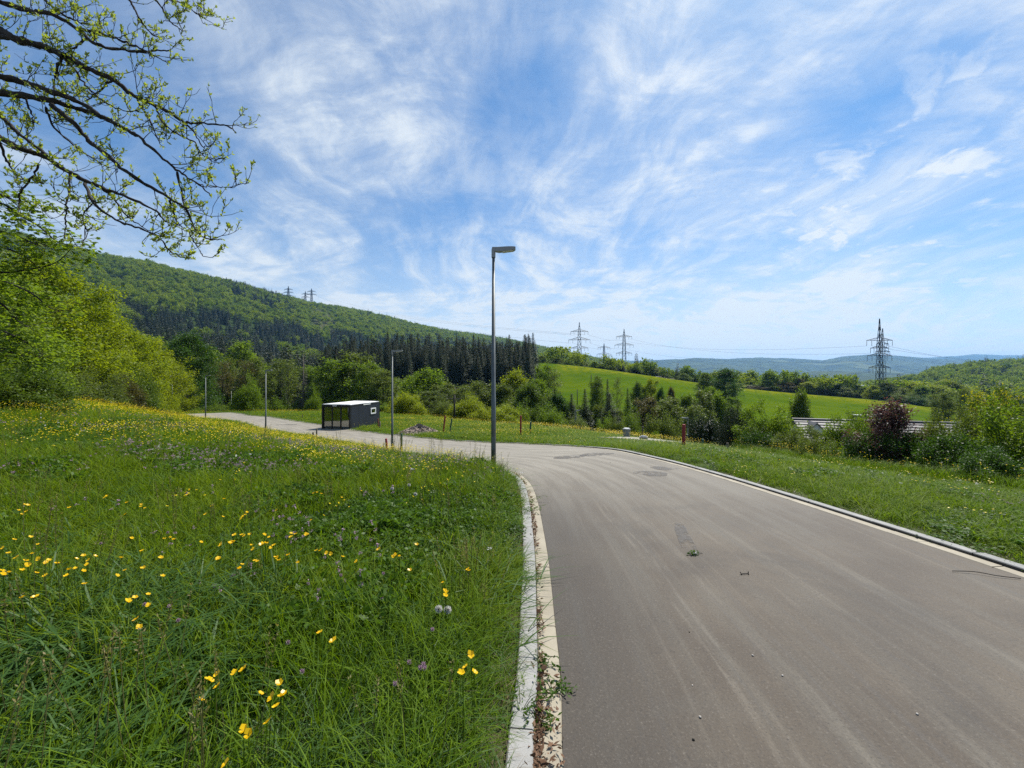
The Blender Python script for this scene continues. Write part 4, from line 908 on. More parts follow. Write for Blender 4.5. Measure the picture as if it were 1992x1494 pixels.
# ------------------------------------------------------------------ trees: left wood edge
G_L = 'trees of the wood edge left of the meadow'
plant('big3', -45, 515, 21, 230, 'maple', 'large fresh green maple filling the left edge under the bare branches', G_L, 'maple_tree')
plant('big1', 85, 512, 31, 205, 'yellowgreen', 'tallest yellow-green tree of the wood edge above the meadow', G_L, 'hornbeam_tree')
plant('big2', 165, 588, 37, 150, 'yellowgreen', 'second tall yellow-green tree of the wood edge from the left', G_L, 'hornbeam_tree')
plant('big1', 222, 632, 46, 130, 'yellowgreen', 'yellow-green tree in the middle of the sloping wood edge', G_L, 'hornbeam_tree')
plant('big2', 272, 662, 54, 125, 'lime', 'bright lime tree near the low end of the wood edge', G_L, 'hornbeam_tree')
plant('big1', 318, 700, 63, 90, 'lime', 'last and lowest lime-green tree of the wood edge beside the small lamp', G_L, 'hornbeam_tree')
plant('big3', 365, 655, 72, 105, 'deep', 'deep green maple standing alone at the end of the wood edge', G_L, 'maple_tree')
plant('big1', 20, 540, 40, 180, 'fresh', 'green tree behind the tallest yellow-green tree and the large maple', G_L, 'hornbeam_tree')
plant('bush1', 20, 728, 13.5, 150, 'mid', 'dark green hawthorn bush at the left edge of the meadow', None, 'shrub', 'shrub')
plant('bush2', 160, 735, 27.5, 120, 'alder', 'grey-green shrub under the tallest yellow-green tree', None, 'shrub', 'shrub')
plant('bush2', 232, 742, 35, 80, 'olive', 'olive shrub at the foot of the wood edge between two trunks', None, 'shrub', 'shrub')
plant('bush1', 265, 745, 42, 70, 'mid', 'round green shrub at the foot of the sloping wood edge', None, 'shrub', 'shrub')
plant('bush2', 310, 775, 52, 60, 'yellowgreen', 'yellow-green shrub just left of the small lamp at the wood edge', None, 'shrub', 'shrub')

# valley trees: (kind, px, top, Y, width px, leaves, label)
G_V = 'trees in the valley behind the road'
V_ = [
 ('thin', 412, 697, 92, 36, 'olive', 'bare thin tree right of the deep green maple'), ('tall2', 440, 700, 98, 46, 'alder', 'thin grey-green alder behind the small lamp at the road end'),
 ('thin', 432, 705, 88, 34, 'olive', 'thin sparse tree left of the grey-green alder'), ('tall1', 470, 668, 120, 56, 'fresh', 'light green crown rising over the thin alders'), ('tall2', 497, 698, 96, 46, 'alder', 'thin alder just left of the third street lamp'),
 ('thin', 480, 702, 86, 30, 'olive', 'bare thin stem left of the third street lamp'), ('tall2', 545, 702, 92, 48, 'alder', 'grey-green alder just right of the third street lamp'), ('thin', 560, 700, 84, 34, 'alder', 'slender tree left of the dead spruce'),
 ('con2', 548, 715, 88, 34, 'needle', 'dark narrow spruce left of the dead spruce'), ('dead', 590, 690, 80, 40, 'dead', 'dead grey spruce left of the cabin'), ('con2', 618, 705, 92, 40, 'needle', 'dark spruce behind the dead spruce'),
 ('tall3', 652, 703, 84, 62, 'fresh', 'light green tree behind the cabin, left one'), ('tall3', 690, 690, 88, 66, 'alder', 'grey-green tree rising behind the middle of the cabin'), ('tall1', 722, 708, 78, 48, 'fresh', 'light green tree over the right corner of the cabin'),
 ('tall3', 745, 722, 72, 50, 'alder', 'grey-green tree just left of the second street lamp'), ('bush3', 790, 773, 58, 56, 'lime', 'bright lime bush right of the second street lamp'), ('round2', 832, 722, 82, 76, 'fresh', 'large round light tree right of the second street lamp'),
 ('round1', 800, 735, 95, 60, 'fresh', 'light green tree behind the bright lime bush'), ('tall1', 868, 748, 74, 52, 'alder', 'grey-green tree left of the dark crossarm pole'), ('tall3', 835, 762, 66, 50, 'alder', 'shaded alder in front of the large round light tree'),
 ('tall2', 902, 752, 72, 44, 'alder', 'grey-green tree right of the dark crossarm pole'), ('bush1', 912, 783, 58, 60, 'lime', 'bright bush right of the dark crossarm pole'), ('tall3', 932, 745, 80, 54, 'alder', 'alder left of the tall lamp'), ('bush3', 985, 797, 56, 66, 'yellowgreen', 'yellow-green bush just right of the tall lamp'),
 ('bush2', 940, 798, 54, 46, 'lime', 'small bright bush just left of the tall lamp'), ('round2', 1000, 724, 92, 62, 'lime', 'lime-topped tree right of the tall lamp'), ('round1', 1028, 748, 74, 68, 'mid', 'dark rounded tree behind the tall red post'), ('round3', 975, 752, 80, 56, 'alder', 'grey-green tree behind the tall lamp'),
 ('tall1', 1062, 712, 108, 38, 'fresh', 'slim poplar at the left end of the green field'), ('thin', 1078, 718, 104, 30, 'alder', 'slim sparse poplar right of the slim poplar'), ('round1', 1046, 742, 88, 52, 'fresh', 'light tree between the dark rounded tree and the poplars'), ('round3', 1085, 768, 70, 56, 'deep', 'dark green tree left of the dark spruces'),
 ('con2', 1112, 766, 68, 34, 'needle', 'dark spruce, left of the three below the field'), ('con1', 1138, 757, 62, 40, 'needle', 'dark spruce, tallest of the three below the field'), ('con3', 1186, 766, 60, 54, 'needle', 'broad dark spruce, right of the three below the field'),
 ('tall3', 1160, 742, 82, 30, 'mid', 'green tree between two dark spruces'), ('con2', 1182, 738, 95, 24, 'needle2', 'small spruce at the lower edge of the field'), ('tall1', 1163, 733, 120, 26, 'mid', 'upright green tree standing in the field above the spruces'),
 ('thin', 1200, 735, 92, 24, 'alder', 'slender bare tree right of the broad dark spruce'), ('con2', 1221, 755, 98, 28, 'fresh', 'pointed light green tree beside the lower field patch'), ('round2', 1243, 746, 112, 36, 'mid', 'round green tree, left of a pair at the field edge'), ('tall3', 1267, 738, 112, 30, 'lime', 'yellow-green tree, right of a pair at the field edge'),
 ('round1', 1285, 757, 108, 24, 'deep', 'small dark tree right of the yellow-green tree at the field edge'), ('round1', 1306, 756, 110, 22, 'olive', 'small brownish tree at the field edge'), ('tall3', 1262, 777, 58, 46, 'olive', 'domed olive tree in front of the lower field patch'), ('tall3', 1305, 776, 56, 46, 'alder', 'domed tree right of the domed olive tree'),
 ('round3', 1333, 772, 66, 48, 'mid', 'green tree behind the red verge post'), ('tall1', 1367, 762, 74, 50, 'alder', 'sparse grey-green tree behind the white flowering bush'), ('round2', 1393, 768, 78, 46, 'fresh', 'light tree behind the dark yew'), ('tall2', 1350, 790, 52, 38, 'alder', 'thin tree behind the small lamp by the white flowering bush'),
 ('round1', 1410, 719, 165, 54, 'deep', 'large dark round tree on the crest of the field'), ('round2', 1372, 727, 170, 28, 'mid', 'round tree left of the large dark tree on the field crest'), ('round1', 1330, 727, 255, 24, 'mid', 'green tree beside the farmhouses above the field'), ('round3', 1383, 755, 120, 36, 'fresh', 'light bushy tree below the large dark tree'),
 ('cone', 1557, 766, 52, 48, 'mid', 'round-topped conical green tree standing over the left end of the roof'), ('tall3', 1834, 766, 92, 34, 'alder', 'thin-stemmed tree in the field right of the roof'), ('tall2', 1876, 757, 88, 26, 'alder', 'slender tree left of the golden oak'), ('thin', 1893, 762, 84, 26, 'mid', 'slender tree just behind the golden oak'), ('oak', 1940, 762, 40, 132, 'oak', 'golden-leaved oak at the right edge'),
 ('bush1', 1075, 806, 52, 46, 'fresh', 'light bush right of the green post beyond the road'), ('bush2', 1120, 818, 46, 44, 'alder', 'grey-green sapling bush at the thin pale lamp'), ('bush2', 1180, 820, 44, 34, 'fresh', 'small light bush left of the manhole shaft'), ('bush1', 1200, 825, 42, 30, 'alder', 'small bush just left of the manhole shaft'), ('bush2', 1228, 816, 48, 46, 'mid', 'bush behind the manhole shaft'),
 ('bush1', 1290, 822, 44, 56, 'alder', 'shaded bush right of the manhole shaft'), ('bush1', 1148, 842, 44, 24, 'mid', 'low bush at the foot of the tallest dark spruce'), ('bush3', 1275, 846, 34, 14, 'fresh', 'tiny bright bush on the gravel turning area edge'), ('bush2', 1040, 798, 58, 40, 'mid', 'bush behind the green post beyond the road'), ('bush1', 1010, 802, 56, 34, 'fresh', 'pale bush behind the tall red post'),
 ('bush2', 860, 785, 60, 40, 'alder', 'bush behind the red leaning post'), ('bush1', 745, 790, 62, 30, 'fresh', 'light shrub just right of the cabin'), ('bush1', 485, 755, 68, 42, 'fresh', 'round light green bush left of the third street lamp'), ('bush2', 440, 790, 72, 44, 'fresh', 'light shrub behind the small lamp beside the round bush'), ('bush1', 415, 795, 68, 36, 'mid', 'shrub between the wood edge and the road end'), ('bush2', 540, 782, 76, 36, 'fresh', 'shrub right of the third street lamp'), ('bush1', 612, 776, 74, 26, 'fresh', 'shrub just left of the cabin'), ('bush2', 380, 798, 66, 50, 'fresh', 'light shrub below the deep green maple'), ('bush1', 575, 796, 78, 34, 'mid', 'low shrub at the foot of the dead spruce'),
]
for k, px, top, Y, wd, mt, lb in V_:
    nm = 'spruce_tree' if k[:3] == 'con' and mt.startswith('needle') else 'dead_tree' if k == 'dead' else 'shrub' if k[:4] == 'bush' else 'tree'
    plant(k, px, top, Y, wd * (1.08 if k[:3] == 'con' or k == 'dead' else 1.22 if px < 1080 or top > 772 else 1.02), mt, lb, None if nm == 'shrub' else G_V, nm, 'shrub' if nm == 'shrub' else 'tree')
# backing rows in the valley between and behind the named ones
rv = random.Random(21)
for i in range(46):
    px = 395 + i * 14.2 + rv.uniform(-5, 5); k = rv.choice(['tall1', 'tall2', 'tall3', 'round2', 'tall3', 'round1']); Y = rv.uniform(100, 128)
    top = np.interp(px, [395, 600, 760, 900, 1040], [714, 722, 742, 758, 752]) + rv.uniform(-8, 14)
    plant(k, px, top, Y, rv.uniform(34, 56), rv.choice(['alder', 'fresh', 'alder', 'mid', 'olive']), 'slender tree of the mixed valley wood between road and spruce wood', 'mixed valley wood')
for i in range(20):
    px = 1050 + i * 19 + rv.uniform(-6, 6); Y = rv.uniform(70, 88); top = np.interp(px, [1050, 1150, 1240, 1420], [775, 790, 796, 788]) + rv.uniform(-8, 10)
    if 1205 < px < 1250: top = 812
    plant(rv.choice(['round1', 'round2', 'tall3', 'round3']), px, top, Y, rv.uniform(32, 50), rv.choice(['alder', 'mid', 'alder', 'fresh', 'fresh']), 'bushy tree in the shaded thicket below the green field', 'thicket below the field')
# spruce wood: the front rows one by one
for i in range(205):
    row = i // 41; px = 626 + (i % 41) * 10.1 + rv.uniform(-5, 5) + row * 2; Y = (176, 188, 200, 213, 226)[row] + rv.uniform(-7, 7)
    top = np.interp(px, [620, 700, 780, 860, 940, 1000, 1030], [690, 676, 672, 674, 680, 676, 668]) - row * 4 + rv.uniform(-13, 17)
    plant(rv.choice(['con1', 'con2', 'con3']), px, top, Y, rv.uniform(19, 42), 'needle', 'dark spruce in the dense spruce wood behind the valley trees', 'spruces of the dense wood', 'spruce_tree')
# tree band beyond the field
for i in range(34):
    px = 1425 + i * 13.6 + rv.uniform(-5, 5); Y = np.interp(px, [1425, 1600, 1900], [262, 250, 226]) + rv.uniform(-6, 12); top = np.interp(px, [1425, 1500, 1560, 1640, 1700, 1760, 1830, 1890], [742, 748, 743, 750, 746, 753, 746, 755]) + rv.uniform(-8, 6)
    plant(rv.choice(['round1', 'round2', 'round3']), px, top, Y, rv.uniform(28, 50) * (1.3 if px > 1740 else 1), rv.choice(['mid', 'fresh', 'alder', 'olive', 'deep', 'yellowgreen'] if px < 1740 else ['fresh', 'yellowgreen', 'lime', 'alder']), 'round tree of the long tree band beyond the green field', 'tree band beyond the field')
for i in range(15):
    px = 1750 + i * 10; Y = rv.uniform(206, 214) if px < 1890 else 196; plant(rv.choice(['bush1', 'bush2']), px, 772 + (px - 1750) * .05 + rv.uniform(-4, 4), Y, rv.uniform(22, 34), rv.choice(['mid', 'alder', 'deep']), 'low dark shrub along the far right edge of the green field', 'field edge shrubs', 'shrub', 'shrub')
for i in range(30):
    px = 1048 + i * 11.8 + rv.uniform(-5, 5); Y = np.interp(px, [1040, 1250, 1400], [300, 296, 290]) + rv.uniform(-8, 26); top = np.interp(px, [1048, 1100, 1180, 1210, 1260, 1320, 1400], [691, 698, 705, 705, 714, 728, 740]) + rv.uniform(-5, 8)
    con = rv.random() < (.75 if 1185 < px < 1240 else .2)
    plant(rv.choice(['con1', 'con3']) if con else rv.choice(['round1', 'round2', 'round3']), px, top, Y, rv.uniform(18, 34), 'needle' if con else rv.choice(['mid', 'alder', 'fresh']), 'dark spruce of the small wood along the upper edge of the field' if con else 'leafy tree of the small wood along the upper edge of the field', 'small wood above the field', 'spruce_tree' if con else 'tree')

# right-hand hedge of shrubs, one by one
H_ = [
 ('bush3', 1370, 824, 25, 54, 'holly', 'white flowering bush beside the red verge post', 0), ('yew', 1432, 802, 22, 66, 'needle2', 'dark spreading yew right of the white flowering bush', 0),
 ('fine', 1500, 814, 20, 96, 'fresh', 'bright green bush right of the dark yew'), ('fine', 1555, 850, 17, 78, 'alder', 'greyer bush in front of the white gable'), ('bush2', 1580, 860, 15.5, 56, 'alder', 'twiggy grey-green bush below the white gable'),
 ('fine', 1645, 834, 16.5, 100, 'fresh', 'light green bush left of the copper bush'), ('bush3', 1690, 828, 18, 70, 'mid', 'leafy bush behind the copper bush'), ('copper', 1735, 786, 13.6, 104, 'copper', 'copper-red bush standing above the hedge'),
 ('bush3', 1700, 862, 13.6, 84, 'deep', 'dark green bush in front of the copper bush'), ('bush3', 1775, 860, 13, 104, 'deep', 'dark bush right of the copper bush, in front of the roof'), ('fine', 1812, 856, 14, 90, 'alder', 'light bush in front of the right half of the roof'),
 ('fine', 1925, 816, 13.5, 110, 'mid', 'tall bush hiding the right end of the roof'), ('fine', 1845, 838, 12.6, 92, 'alder', 'grey-green bush in front of the right end of the roof'), ('bush3', 1855, 866, 11.6, 110, 'deep', 'shaded bush low in front of the tall bush'), ('fine', 1965, 830, 11.5, 150, 'fresh', 'largest light green bush at the right edge'),
 ('bush3', 1930, 890, 10.2, 110, 'deep', 'dark low bush at the right edge of the verge'), ('bush2', 1615, 872, 14.8, 60, 'mid', 'small green bush left of the dark green bush'), ('fine', 2040, 850, 10.5, 170, 'fresh', 'bush cut by the right edge'), ('bush3', 1480, 850, 19, 60, 'deep', 'dark bush at the foot of the bright green bush')]
for q in H_:
    k, px, top, Y, wd, mt, lb = q[:7]
    o = plant(k, px, top, Y, wd, mt, lb, 'shrubs of the hedge right of the verge', 'copper_shrub' if k == 'copper' else 'yew_shrub' if k == 'yew' else 'shrub', 'shrub')
    if mt == 'holly':
        rng = np.random.default_rng(8); n = 150; az = rng.uniform(0, 6.28, n); el = np.arcsin(rng.uniform(.1, 1, n)); rr = rng.uniform(.85, 1.08, n); C = np.stack([np.cos(az) * np.cos(el) * 2 * rr, np.sin(az) * np.cos(el) * 2 * rr, np.sin(el) * 2.9 * rr], 1)
        link('blossom', leafmesh('blossom', C, 6, .05, .10, rng, LF['fluff']), o)['kind'] = 'stuff'

# ------------------------------------------------------------------ far woods as one mass
def crown_low(seed, con=False):
    rng = np.random.default_rng(seed)
    if con:
        P = []; D = []
        for q in np.linspace(.05, .985, 22):
            r = 2.5 * (1 - q) ** .8 + .15; n = int(6 + 17 * (1 - q)); az = rng.uniform(0, 6.28, n); f = rng.uniform(.3, .75, n)
            P.append(np.stack([np.cos(az) * r * f, np.sin(az) * r * f, np.full(n, q * 16)], 1)); D.append(np.stack([np.cos(az), np.sin(az), np.full(n, -.5)], 1))
        P = np.vstack(P); D = np.vstack(D); L = rng.uniform(.8, 1.0, len(P)) * (.9 + 1.1 * (1 - P[:, 2] / 16)); Nn = rng.normal(0, .4, (len(P), 3)); Nn[:, 2] += 1
        V, Q = diamonds(P, D, Nn, L, L * .6); return mk('spruce_far', V, Q, var=rng.uniform(0, 1, len(P)), mats=(LF['hillneedle'],))
    C = []; ph = rng.uniform(0, 6, 3)
    for i in range(46):
        az = rng.uniform(0, 6.28); el = math.asin(rng.uniform(-.15, 1)); r = 1 + .25 * math.sin(3 * az + ph[0]) * math.cos(el) + .2 * math.sin(5 * el + 2 * az + ph[1])
        C.append((math.cos(az) * math.cos(el) * 4.2 * r, math.sin(az) * math.cos(el) * 4.2 * r, 7.5 + math.sin(el) * 5.0 * r))
    return leafmesh('broadleaf_far', C, 11, .75, 1.15, rng, LF['hill'], asp=.8)
def far_forest():
    rng = np.random.default_rng(77); n = 90000
    Y = np.sqrt(rng.uniform(135 ** 2, 2550 ** 2, n)); px = rng.uniform(-330, 2330, n); X = X_of(px, Y); z = g(X, Y); py = HY - (z + 8 - EYE) / Y * F_PX
    ym = field_top(px); keep = np.ones(n, bool)
    keep &= ~((px > 1022) & (px < 1910) & (Y < ym + 22)); keep &= ~((px < 1040) & (Y < 225) & (px > 600)); keep &= ~((px >= 1910) & (Y < 230)); keep &= ~((px <= 600) & (Y < 132))
    keep &= ~inpoly(px, Y, [(612, 880), (655, 880), (640, 1450), (575, 1450)]) | (rng.uniform(0, 1, n) < .30); keep &= ~inpoly(px, np.log(Y), [(1225, math.log(500)), (1330, math.log(470)), (1360, math.log(640)), (1240, math.log(640))])
    plain = (px > 1290) & (px < 1760) & (Y > 420); keep &= ~(plain & (rng.uniform(0, 1, n) < np.clip((Y - 420) / 900, .35, .9)))
    # thin out with size: far ones may stand wider
    keep &= rng.uniform(0, 1, n) < np.clip(1.15 - Y / 4200, .5, 1)
    X, Y, z, px, py = X[keep], Y[keep], z[keep], px[keep], py[keep]; n = len(X)
    band = inpoly(px, py, [(190, 600), (225, 572), (330, 604), (420, 602), (480, 622), (570, 628), (640, 640), (760, 660), (1040, 680), (1040, 780), (600, 780), (520, 735), (380, 690), (270, 660)])
    crest = inpoly(px, py, [(440, 540), (560, 575), (590, 612), (520, 600), (430, 560)]) | inpoly(px, py, [(640, 655), (830, 655), (930, 662), (1045, 680), (1045, 690), (800, 676), (640, 668)])
    ph = np.sin(X * .021 + 1.3) * np.sin(Y * .017 + X * .008) + .6 * np.sin(X * .05 + Y * .04)
    pc = np.where(band, np.where(ph > .70, .12, .97), np.where(crest, .6, np.where(Y > 1200, .10, .02))); pc = np.where(px > 1700, .06, pc); pc = np.where((px > 1040) & (px < 1330) & (Y < 900), .3, pc)
    con = rng.uniform(0, 1, n) < pc
    idx = np.where(con, 4 + rng.integers(0, 2, n), rng.integers(0, 4, n)); s = rng.uniform(.75, 1.25, n) * np.clip(.85 + Y / 3800, .85, 1.35); s = np.where((px > 1250) & (Y > 400) & (px < 1800), s * .75, s)
    rot = np.stack([rng.normal(0, .05, n), rng.normal(0, .05, n), rng.uniform(0, 6.28, n)], 1); s = np.where(con, s * 1.12, s); zs = s * rng.uniform(.85, 1.15, n); scl = np.stack([s, s, zs], 1)
    P = np.stack([X, Y, z - 1.2], 1)
    scatter('woods', [crown_low(i) for i in range(4)] + [crown_low(9, True), crown_low(10, True)], P, rot, scl, idx, 'dense mixed beech and spruce woods covering the hills', 'woods'); print('far trees', n)
far_forest()

# ------------------------------------------------------------------ meadow
def clump(seed, n, rad, h, w, lean, mat, seedhead=0, segs=2):
    rng = np.random.default_rng(seed); V = []; Q = []; T = []; var = []; vt = []; k = 0
    for i in range(n):
        a = rng.uniform(0, 6.28); r = rad * math.sqrt(rng.uniform(0, 1)); b = np.array([math.cos(a) * r, math.sin(a) * r, -.02]); hh = h * rng.uniform(.45, 1.15); az = rng.uniform(0, 6.28); ln = hh * lean * rng.uniform(.2, 1.5)
        dd = np.array([math.cos(az), math.sin(az), 0]); tw = az + rng.uniform(.8, 2.3); sd = np.array([math.cos(tw), math.sin(tw), .15]); ww = w * rng.uniform(.6, 1.35); lv = np.linspace(0, 1, segs + 2)[:-1]
        for f in lv:
            c = b + np.array([0, 0, hh * (f - .28 * lean * f * f)]) + dd * ln * f * f; q = ww * (1 - .55 * f * f) * .5; V += [c - sd * q, c + sd * q]
        V.append(b + np.array([0, 0, hh * (1 - .45 * lean)]) + dd * ln * 1.05); v = rng.uniform(0, 1)
        for j in range(segs): Q.append([k + 2 * j, k + 2 * j + 1, k + 2 * j + 3, k + 2 * j + 2]); var.append(v)
        e = k + 2 * segs; T.append([e, e + 1, e + 2]); vt.append(v); k = e + 3
    return mk('tuft', V, Q, T, var=var + vt, mats=(mat,))
def herb(seed, n, rad, h, leaf, mat, flat=.25):
    rng = np.random.default_rng(seed); a = rng.uniform(0, 6.28, n); r = rad * np.sqrt(rng.uniform(0, 1, n)); C = np.stack([np.cos(a) * r, np.sin(a) * r, rng.uniform(.3, 1, n) * h], 1)
    return leafmesh('herb', C, 3, leaf * .35, leaf, rng, mat, flat=flat, asp=.75)
def blooms(seed, n, rad, h, size, mat, stems=True):
    rng = np.random.default_rng(seed); V = []; Q = []; var = []; mi = []; k = 0
    for i in range(n):
        a = rng.uniform(0, 6.28); r = rad * math.sqrt(rng.uniform(0, 1)); c = np.array([math.cos(a) * r, math.sin(a) * r, h * rng.uniform(.75, 1.12)]); tl = rng.normal(0, .3, 2)
        if stems: V += [(c[0] - .0015, c[1], 0), (c[0] + .0015, c[1], 0), c + (.0012, 0, 0), c - (.0012, 0, 0)]; Q.append([k, k + 1, k + 2, k + 3]); var.append(.6); mi.append(1); k += 4
        for p_ in range(5):
            b = p_ * 1.2566 + a; d = np.array([math.cos(b), math.sin(b), .55]); d[2] += tl @ d[:2]; s = np.array([-math.sin(b), math.cos(b), 0]); z = size * rng.uniform(.85, 1.15)
            V += [c, c + d * z * .38 + s * z * .34, c + d * z * .62, c + d * z * .38 - s * z * .34]; Q.append([k, k + 1, k + 2, k + 3]); var.append(rng.uniform(0, 1)); mi.append(0); k += 4
    return mk('blooms', V, Q, var=var, mats=(mat, LF['grass']), midx=mi)
def heads(seed, n, rad, h, size, mat):
    rng = np.random.default_rng(seed); a = rng.uniform(0, 6.28, n); r = rad * np.sqrt(rng.uniform(0, 1, n)); C = np.stack([np.cos(a) * r, np.sin(a) * r, h * rng.uniform(.7, 1.15, n)], 1)
    return leafmesh('heads', C, 14, size * .3, size * .7, rng, mat, flat=1, asp=.6)
def stalks(seed):
    rng = np.random.default_rng(seed); mb = MB(); C = []
    for i in range(5):
        a = rng.uniform(0, 6.28); r = rng.uniform(.02, .16); h = rng.uniform(.42, .68); b = np.array([math.cos(a) * r, math.sin(a) * r, 0]); e = b + np.array([rng.normal(0, .06), rng.normal(0, .06), h]); mb.tube(catmull([b, (b + e) / 2 + (rng.normal(0, .012), 0, .01), e], 3), .0014, 4, False)
        for f in np.linspace(.82, 1.02, 7): C.append(b + (e - b) * f)
    V0 = np.vstack(mb.V); Q0 = np.vstack(mb.Q); C = np.array(C); P = np.repeat(C, 3, 0) + rng.normal(0, .004, (len(C) * 3, 3)); D = rng.normal(0, .5, P.shape); D[:, 2] += .7; L = rng.uniform(.010, .02, len(P)); V, Q = diamonds(P, D, rng.normal(0, 1, P.shape), L, L * .35)
    return mk('stalk', np.vstack([V0, V]), np.vstack([Q0, Q + len(V0)]), var=np.concatenate([np.full(len(Q0), .3), rng.uniform(.2, 1, len(Q))]), mats=(LF['stalk'],))
KINDM = [clump(1, 36, .13, .36, .0058, .38, LF['grass']), clump(2, 30, .15, .44, .0065, .55, LF['grasslight']), clump(3, 26, .12, .32, .0070, .75, LF['grasslight']), clump(4, 40, .16, .24, .0042, .6, LF['grass']),
 clump(5, 20, .18, .55, .0050, .45, LF['grass'], segs=3), clump(6, 26, .20, .44, .0105, .95, LF['broadgrass'], segs=3), clump(7, 26, .14, .26, .0035, .7, LF['grassdry']), herb(8, 46, .17, .20, .032, LF['clover']), herb(9, 30, .15, .28, .045, LF['clover'], .5), herb(10, 60, .2, .16, .028, LF['deep']),
 clump(11, 70, .32, .36, .010, .5, LF['grass'], segs=1), clump(12, 66, .34, .34, .010, .65, LF['grasslight'], segs=1), stalks(13), clump(14, 40, .16, .34, .0048, .8, LF['broadgrass'], segs=3)]
def region_points(rng, bands, ok):
    out = []
    for y0, y1, dens in bands:
        area = (y1 - y0) * (2.8 * (y0 + y1) / 2 + 3); n = int(area * dens); Y = rng.uniform(y0, y1, n); X = rng.uniform(-1, 1, n) * (1.38 * Y + 1.2); k = ok(X, Y); out.append(np.stack([X[k], Y[k]], 1))
    return np.vstack(out)
ROADBIG = np.vstack([offset(PLr, .27)[::4], offset(PRr, -.27)[::-4]])
def plain_ok(X, Y): return ~inpoly(X, Y, ROADBIG) & ~inpoly(X, Y, PADPOLY) & ~inpoly(X, Y, CABIN)
def seg_dist(X, Y, P):
    P = P[::3]; out = np.empty(len(X))
    for i in range(0, len(X), 4000): out[i:i + 4000] = np.sqrt(((np.stack([X[i:i + 4000], Y[i:i + 4000]], 1)[:, None] - P[None]) ** 2).sum(2)).min(1)
    return out
def low_noise(X, Y, s, ph): return np.sin(X / s + ph + 1.7 * np.sin(Y / s * .7 + ph * 2)) * np.sin(Y / s * 1.1 + ph * 1.3 + 1.2 * np.sin(X / s * .6)) 
def meadow():
    rng = np.random.default_rng(5)
    ke = KL[(KL[:, 1] > .8) & (KL[:, 1] < 9)]; ke = ke[rng.integers(0, len(ke), 1500)] - np.stack([rng.uniform(.10, .46, 1500), rng.normal(0, .05, 1500)], 1)
    XY = region_points(rng, [(.5, 2.5, 120), (2.5, 5, 95), (5, 9, 58), (9, 16, 26), (16, 30, 11), (30, 50, 5), (50, 80, 2.2)], plain_ok); XY = np.vstack([XY, ke[plain_ok(ke[:, 0], ke[:, 1])]]); X, Y = XY.T; n = len(X)
    dl = seg_dist(X, Y, KL); dr = seg_dist(X, Y, KR); dk = np.minimum(dl, dr); u = rng.uniform(0, 1, n); p1 = low_noise(X, Y, 1.1, .4); p2 = low_noise(X, Y, .55, 2.2); p3 = low_noise(X, Y, 2.5, 4.)
    idx = np.select([u < .30, u < .52, u < .66, u < .80, u < .86, u < .92, u < 2], [0, 1, 2, 3, 4, 5, 0])
    idx = np.where((p1 > .10) & (u > .32), np.where(p2 > 0, 7, 9), idx); idx = np.where((p2 > .5) & (u > .6), 8, idx)
    idx = np.where((Y < 3.0) & (idx >= 7) & (u < .70), np.where(u < .4, 0, 4), idx); idx = np.where((X < -1.6) & (Y < 3.1) & (u > .5), 5, idx); idx = np.where((X > -1.2) & (Y < 2.7) & (u > .3) & (idx != 6), np.where(u > .66, 13, 4), idx)                        # broad bent blades in the near corner
    dry = (dk < .42) & (rng.uniform(0, 1, n) < np.clip(1.1 - dk * 2.4, 0, .85)) & (low_noise(X, Y, .4, 1.) > -.35); idx = np.where(dry, np.where(u < .62, 6, 3), idx)
    idx = np.where((u > .982) & (dk > .3) & (Y < 14), 12, idx)
    rgt = (X > 2) & (dr < dl); idx = np.where(rgt & (idx >= 7) & (idx <= 9) & (u < .8), np.where(u < .5, 2, 3), idx); idx = np.where(rgt & (idx == 6) & (dk > .22), 0, idx); idx = np.where(rgt & (idx == 12), 0, idx)
    far = Y > 15; idx = np.where(rgt & ((idx == 5) | (idx == 13)), 2, idx); idx = np.where(far & (idx != 7), np.where(u < .62, 10, 11), idx)
    s = rng.uniform(.8, 1.25, n) * np.interp(Y, [0, 9, 16, 40, 80], [1, 1.15, 1.35, 2.0, 2.6]); hz = rng.uniform(.7, 1.15, n) * (1 + .18 * p3)
    hz *= np.clip(.25 + dk * 1.5, .30, 1); right = (X > 2) & (dr < dl); hz = np.where(right, hz * .62, hz); hz = np.where(Y > 30, hz * .8, hz); hz = np.where(Y<2.2, hz * .85, hz)
    rot = np.stack([rng.normal(0, .09, n), rng.normal(0, .09, n), rng.uniform(0, 6.28, n)], 1); s = np.where(dk < .3, s * .8, s)
    scatter('meadow_grass', KINDM, np.stack([X, Y, g(X, Y)], 1), rot, np.stack([s, s, hz], 1), idx, 'tall wild grass, clover and herbs of the flowering meadow', 'grass'); print('tufts', n)
    # flower masses
    B = [blooms(i, 7, .35, .42, .022, LF['yellow']) for i in (1, 2)] + [blooms(3, 9, .8, .42, .034, LF['yellow'], False)] + [heads(4, 6, .25, .28, .022, LF['purple']), heads(5, 12, .35, .27, .023, LF['purple'])] + [heads(6, 1, .2, .34, .028, LF['fluff'])]
    XY = region_points(rng, [(2.6, 7, 3.0), (7, 16, 8.5), (16, 30, 5.5), (30, 50, 3.2), (50, 75, 1.4)], plain_ok); X, Y = XY.T; n = len(X); dk = np.minimum(seg_dist(X, Y, KL), seg_dist(X, Y, KR)); right = (X > 1.5) & (Y < 22)
    py = HY + (EYE - g(X, Y)) / Y * F_PX; px = CX + X / Y * F_PX; p1 = low_noise(X, Y, 1.6, .9); p2 = low_noise(X, Y, .9, 3.1); u = rng.uniform(0, 1, n)
    left = ~right
    py_ = np.where(left, np.clip((Y - 5.0) / 3, 0.0, 1) * np.clip(.55 + .7 * p1, .10, .9), .07)
